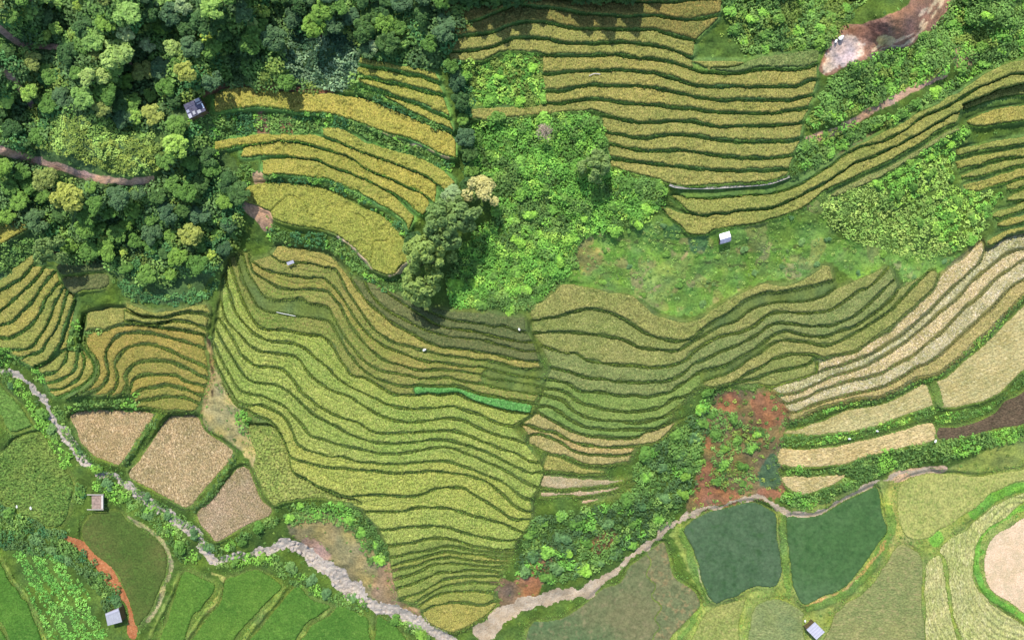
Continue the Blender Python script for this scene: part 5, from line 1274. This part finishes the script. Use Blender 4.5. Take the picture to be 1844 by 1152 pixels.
def corners(c, z):
    return [np.array((*W(u, v, z), 0)) for u, v in c]
def hut(c, label, roof_mats, wall_h, rise, gable=False, ribs=7, z_lift=0.0, patches=None, seed=0):
    """c: roof corners in plan order (far left, far right, near right, near left)"""
    rng = random.Random(seed)
    cu, cv = np.mean([p[0] for p in c]), np.mean([p[1] for p in c])
    z0 = float(np.min(zat(np.array([p[0] for p in c]), np.array([p[1] for p in c])))); zr = z0 + wall_h
    K = corners(c, zr); ctr = sum(K) / 4
    root = empty("hut", (ctr[0], ctr[1], z0)); tag(root, label, "hut")
    K = [k - ctr for k in K]
    inner = [k * .86 for k in K]
    w = MB()
    for i in range(4):
        a, b_ = inner[i], inner[(i + 1) % 4]; d = b_ - a; L = np.hypot(d[0], d[1])
        w.box((*(a + b_)[:2] / 2, wall_h * .46), (L - .08, .05, wall_h * .92), math.atan2(d[1], d[0]))
    w.build("wall", M["bamboo"], root)
    dm = MB(); a, b_ = inner[2], inner[3]; d = b_ - a; m = (a + b_) / 2; nn = m / np.linalg.norm(m)
    dm.box((m[0] + nn[0] * .04, m[1] + nn[1] * .04, wall_h * .4), (.7, .05, wall_h * .78), math.atan2(d[1], d[0])); dm.build("door", M["wood"], root)
    for p in inner:
        b = MB(); b.bar((p[0] * 1.02, p[1] * 1.02, -.3), (p[0] * 1.02, p[1] * 1.02, wall_h * .98), .05); b.build("post", M["wood"], root)
    def sheet(p0, p1, p2, p3, mat, nm="roof", th=.05):
        """corrugated sheet: p0-p1 the eave, p3-p2 the other edge"""
        b = MB(); n = ribs * 4
        top = []
        for j in range(2):
            for i in range(n + 1):
                t = i / n; e0 = p0 * (1 - t) + p1 * t; e1 = p3 * (1 - t) + p2 * t
                q = e0 * (1 - j) + e1 * j; top.append((q[0], q[1], q[2] + .035 * (1 if i % 4 == 0 else 0)))
        for q in top: b.v.append(q)
        for q in top: b.v.append((q[0], q[1], q[2] - th))
        N = 2 * (n + 1)
        for i in range(n):
            b.f.append([i, i + 1, n + 2 + i, n + 1 + i]); b.f.append([N + i, N + n + 1 + i, N + n + 2 + i, N + i + 1])
            b.f.append([i, N + i, N + i + 1, i + 1]); b.f.append([n + 1 + i, n + 2 + i, N + n + 2 + i, N + n + 1 + i])
        b.f.append([0, n + 1, N + n + 1, N]); b.f.append([n, N + n, N + 2 * n + 1, 2 * n + 1])
        return b.build(nm, mat, root)
    Z = lambda p, z: np.array((p[0], p[1], z))
    if gable:
        ml = (K[0] * .42 + K[3] * .58); mr = (K[1] * .42 + K[2] * .58)
        sheet(Z(K[0], wall_h), Z(K[1], wall_h), Z(mr, wall_h + rise), Z(ml, wall_h + rise), roof_mats[0])
        sheet(Z(ml, wall_h + rise + .012), Z(mr, wall_h + rise + .012), Z(K[2], wall_h - rise * .6), Z(K[3], wall_h - rise * .6), roof_mats[1])
    else:
        rf = sheet(Z(K[0], wall_h + rise), Z(K[1], wall_h + rise), Z(K[2], wall_h), Z(K[3], wall_h), roof_mats[0])
        for (a0, b0, a1, b1, mt) in (patches or []):
            f = lambda a, b_: (K[0] * (1 - a) + K[1] * a) * (1 - b_) + (K[3] * (1 - a) + K[2] * a) * b_
            q = [(a0, b0), (a1, b0), (a1, b1), (a0, b1)]
            b = MB(); b.slab([(*f(a, t_)[:2], wall_h + rise * (1 - t_) + .075 + .008 * rng.random()) for a, t_ in reversed(q)], .03)
            b.build("roof_patch", mt, rf)
    return root
hut([(332, 190), (361, 177), (371, 199), (341, 215)], "dark hut with a patched grey roof at the forest edge", [M["dark_tin"]], 1.9, .35, ribs=6, seed=1,
    patches=[(.68, .0, .95, .22, M["tin"]), (.70, .3, 1.0, .4, M["tin"]), (.02, .42, .18, .6, M["grey_and_shade_tarp"]), (.02, .7, .2, .98, M["pale_tin"]), (.3, .66, .44, .9, M["tin"]), (.55, .75, .75, .97, M["tin"]), (.93, .45, 1.0, .8, M["white_tarp"]), (.1, .05, .5, .3, M["dark_tin"])])
hut([(1295, 422), (1313, 416), (1317, 434), (1297, 440)], "small hut under a ragged white tarp on the green meadow", [M["white_tarp"], M["grey_and_shade_tarp"]], 1.5, .35, True, 4, seed=2)  # lower slope is the same tarp, its shade painted in as grey
hut([(191, 1103), (215, 1093), (220, 1119), (194, 1126)], "grey tin roofed hut beside the orange clay bank", [M["tin"]], 1.9, .3, ribs=6, seed=3, patches=[(.02, .04, .98, .2, M["pale_tin"])])
hut([(1466, 1118), (1484, 1136), (1470, 1151), (1452, 1133)], "hut with a smooth pale lilac roof at the bottom frame edge", [M["pale_tin"]], 1.8, .3, ribs=5, seed=4)

# open platform by the stream: floor, posts, rails
z0 = float(zat(176, 903)); cx, cy = W(176, 903, z0 + .8)
root = empty("raised_platform", (cx, cy, z0)); tag(root, "open wooden platform with long side rails between stream and olive paddy", "platform")
fl = MB()
for i in range(9): fl.box((0, -1.1 + i * .275, .8), (2.1, .25, .05))
fl.build("floor_deck", M["plank"], root)
for sx, sy in ((-1, -1), (1, -1), (1, 1), (-1, 1)):
    b = MB(); b.bar((sx * 1.0, sy * 1.2, -.4), (sx * 1.0, sy * 1.2, 1.15), .06); b.build("post", M["wood"], root)
for sy in (-1, 1):
    b = MB(); b.bar((-1.7, sy * 1.3, 1.12), (1.2, sy * 1.3, 1.14), .07); b.build("rail", M["concrete"], root)
b = MB(); b.box((.95, 0, 1.0), (.3, 2.3, .3)); b.build("side_board", M["concrete"], root)

# the white water channel along the foot of the golden flight
ln = smooth(PL("1205,334 1223,338.5 1275,339.5 1327,336.5 1380,332 1405,325 1420,319"), 4)
b = MB(); prof = [(-.13, .2), (-.08, .2), (-.06, .06), (.06, .06), (.08, .2), (.13, .2), (.13, -.25), (-.13, -.25)]
nn = normals(ln); zs = np.convolve(np.pad(zat(ln[:, 0], ln[:, 1]), 4, mode='edge'), np.ones(9) / 9, 'valid')
for p, n_, z in zip(ln, nn, zs):
    x, y = W(p[0], p[1], z)
    for o_, h_ in prof: b.v.append((x + n_[0] * o_, y - n_[1] * o_, z + .3 + h_))
for i in range(len(ln) - 1):
    for j in range(8): b.f.append([i * 8 + j, i * 8 + (j + 1) % 8, (i + 1) * 8 + (j + 1) % 8, (i + 1) * 8 + j])
b.f.append([7 - j for j in range(8)]); b.f.append([(len(ln) - 1) * 8 + j for j in range(8)])
tag(b.build("water_channel", M["concrete"]), "thin white concrete water channel along the foot of the golden flight", "channel")

# white plastic pipe along a middle bank, poles, sheets, sacks
def pipe(name, pts, r, mat, label, cat, lift=.3):
    p = smooth(PL(pts), 4); b = MB(); z = np.convolve(np.pad(zat(p[:, 0], p[:, 1]), 3, mode='edge'), np.ones(7) / 7, 'valid')
    q = [(*W(u, v, zz + lift), zz + lift) for (u, v), zz in zip(p, z)]
    for i in range(len(q) - 1): b.bar(q[i], q[i + 1], r, 6)
    tag(b.build(name, mat), label, cat)
pipe("water_pipe", "498,562 512,565 532,569", .05, M["white"], "white pipe lying on a bank in the middle flight", "pipe", .5)
pipe("bamboo_pole", "1061,137 1070,133 1081,134", .07, M["concrete"], "bent pale bamboo pole on the golden terrace below the crack", "pole", .5)
def sheet_on_posts(u, v, w, d, rz, mat, label):
    z = float(zat(u, v)); x, y = W(u, v, z + .9)
    root = empty("field_shelter", (x, y, z), rz); tag(root, label, "shelter")
    b = MB(); b.slab([(-w / 2, -d / 2, .85), (w / 2, -d / 2, .85), (w / 2, d / 2, 1.0), (-w / 2, d / 2, 1.0)], .04); b.build("roof", mat, root)
    for sx in (-1, 1):
        for sy in (-1, 1):
            b = MB(); b.bar((sx * w * .42, sy * d * .4, -.3), (sx * w * .42, sy * d * .4, .86), .03, 5); b.build("post", M["wood"], root)
sheet_on_posts(523, 473, 1.15, .5, .35, M["pale_tin"], "tiny shelter with a grey sheet roof on a middle flight bank")
def sack(u, v, r, label, mat="white", name="sack"):
    z = float(zat(u, v)); x, y = W(u, v, z + .5)
    me = RK[int(u) % 6].copy(); me.materials.clear(); me.materials.append(M[mat])
    o = obj(name, me, None, (x, y, z + .45)); o.scale = (r * 1.3, r, r * .8); o.rotation_euler = (0, 0, u)
    tag(o, label, name)
sack(764, 630, .26, "white sack on the bank above the emerald strip"); sack(935, 593, .2, "white sack on the dark terraces beside the middle step line")
sack(1530, 790, .2, "white sack at the left on the green bank above the tan field"); sack(1580, 776, .2, "white sack at the right on the green bank above the tan field"); sack(1685, 794, .25, "white sack at the corner of the purple ploughed plot")
sack(1515, 68, .4, "larger white sack dumped at the edge of the bare clearing"); sack(1506, 74, .25, "smaller white sack dumped at the edge of the bare clearing")
sack(55, 915, .25, "white sack in the tussocky field left of the stream"); sack(1450, 1118, .2, "small white sack beside the pale roofed hut"); sack(30, 912, .22, "small white sack near the shrubs at the left edge")
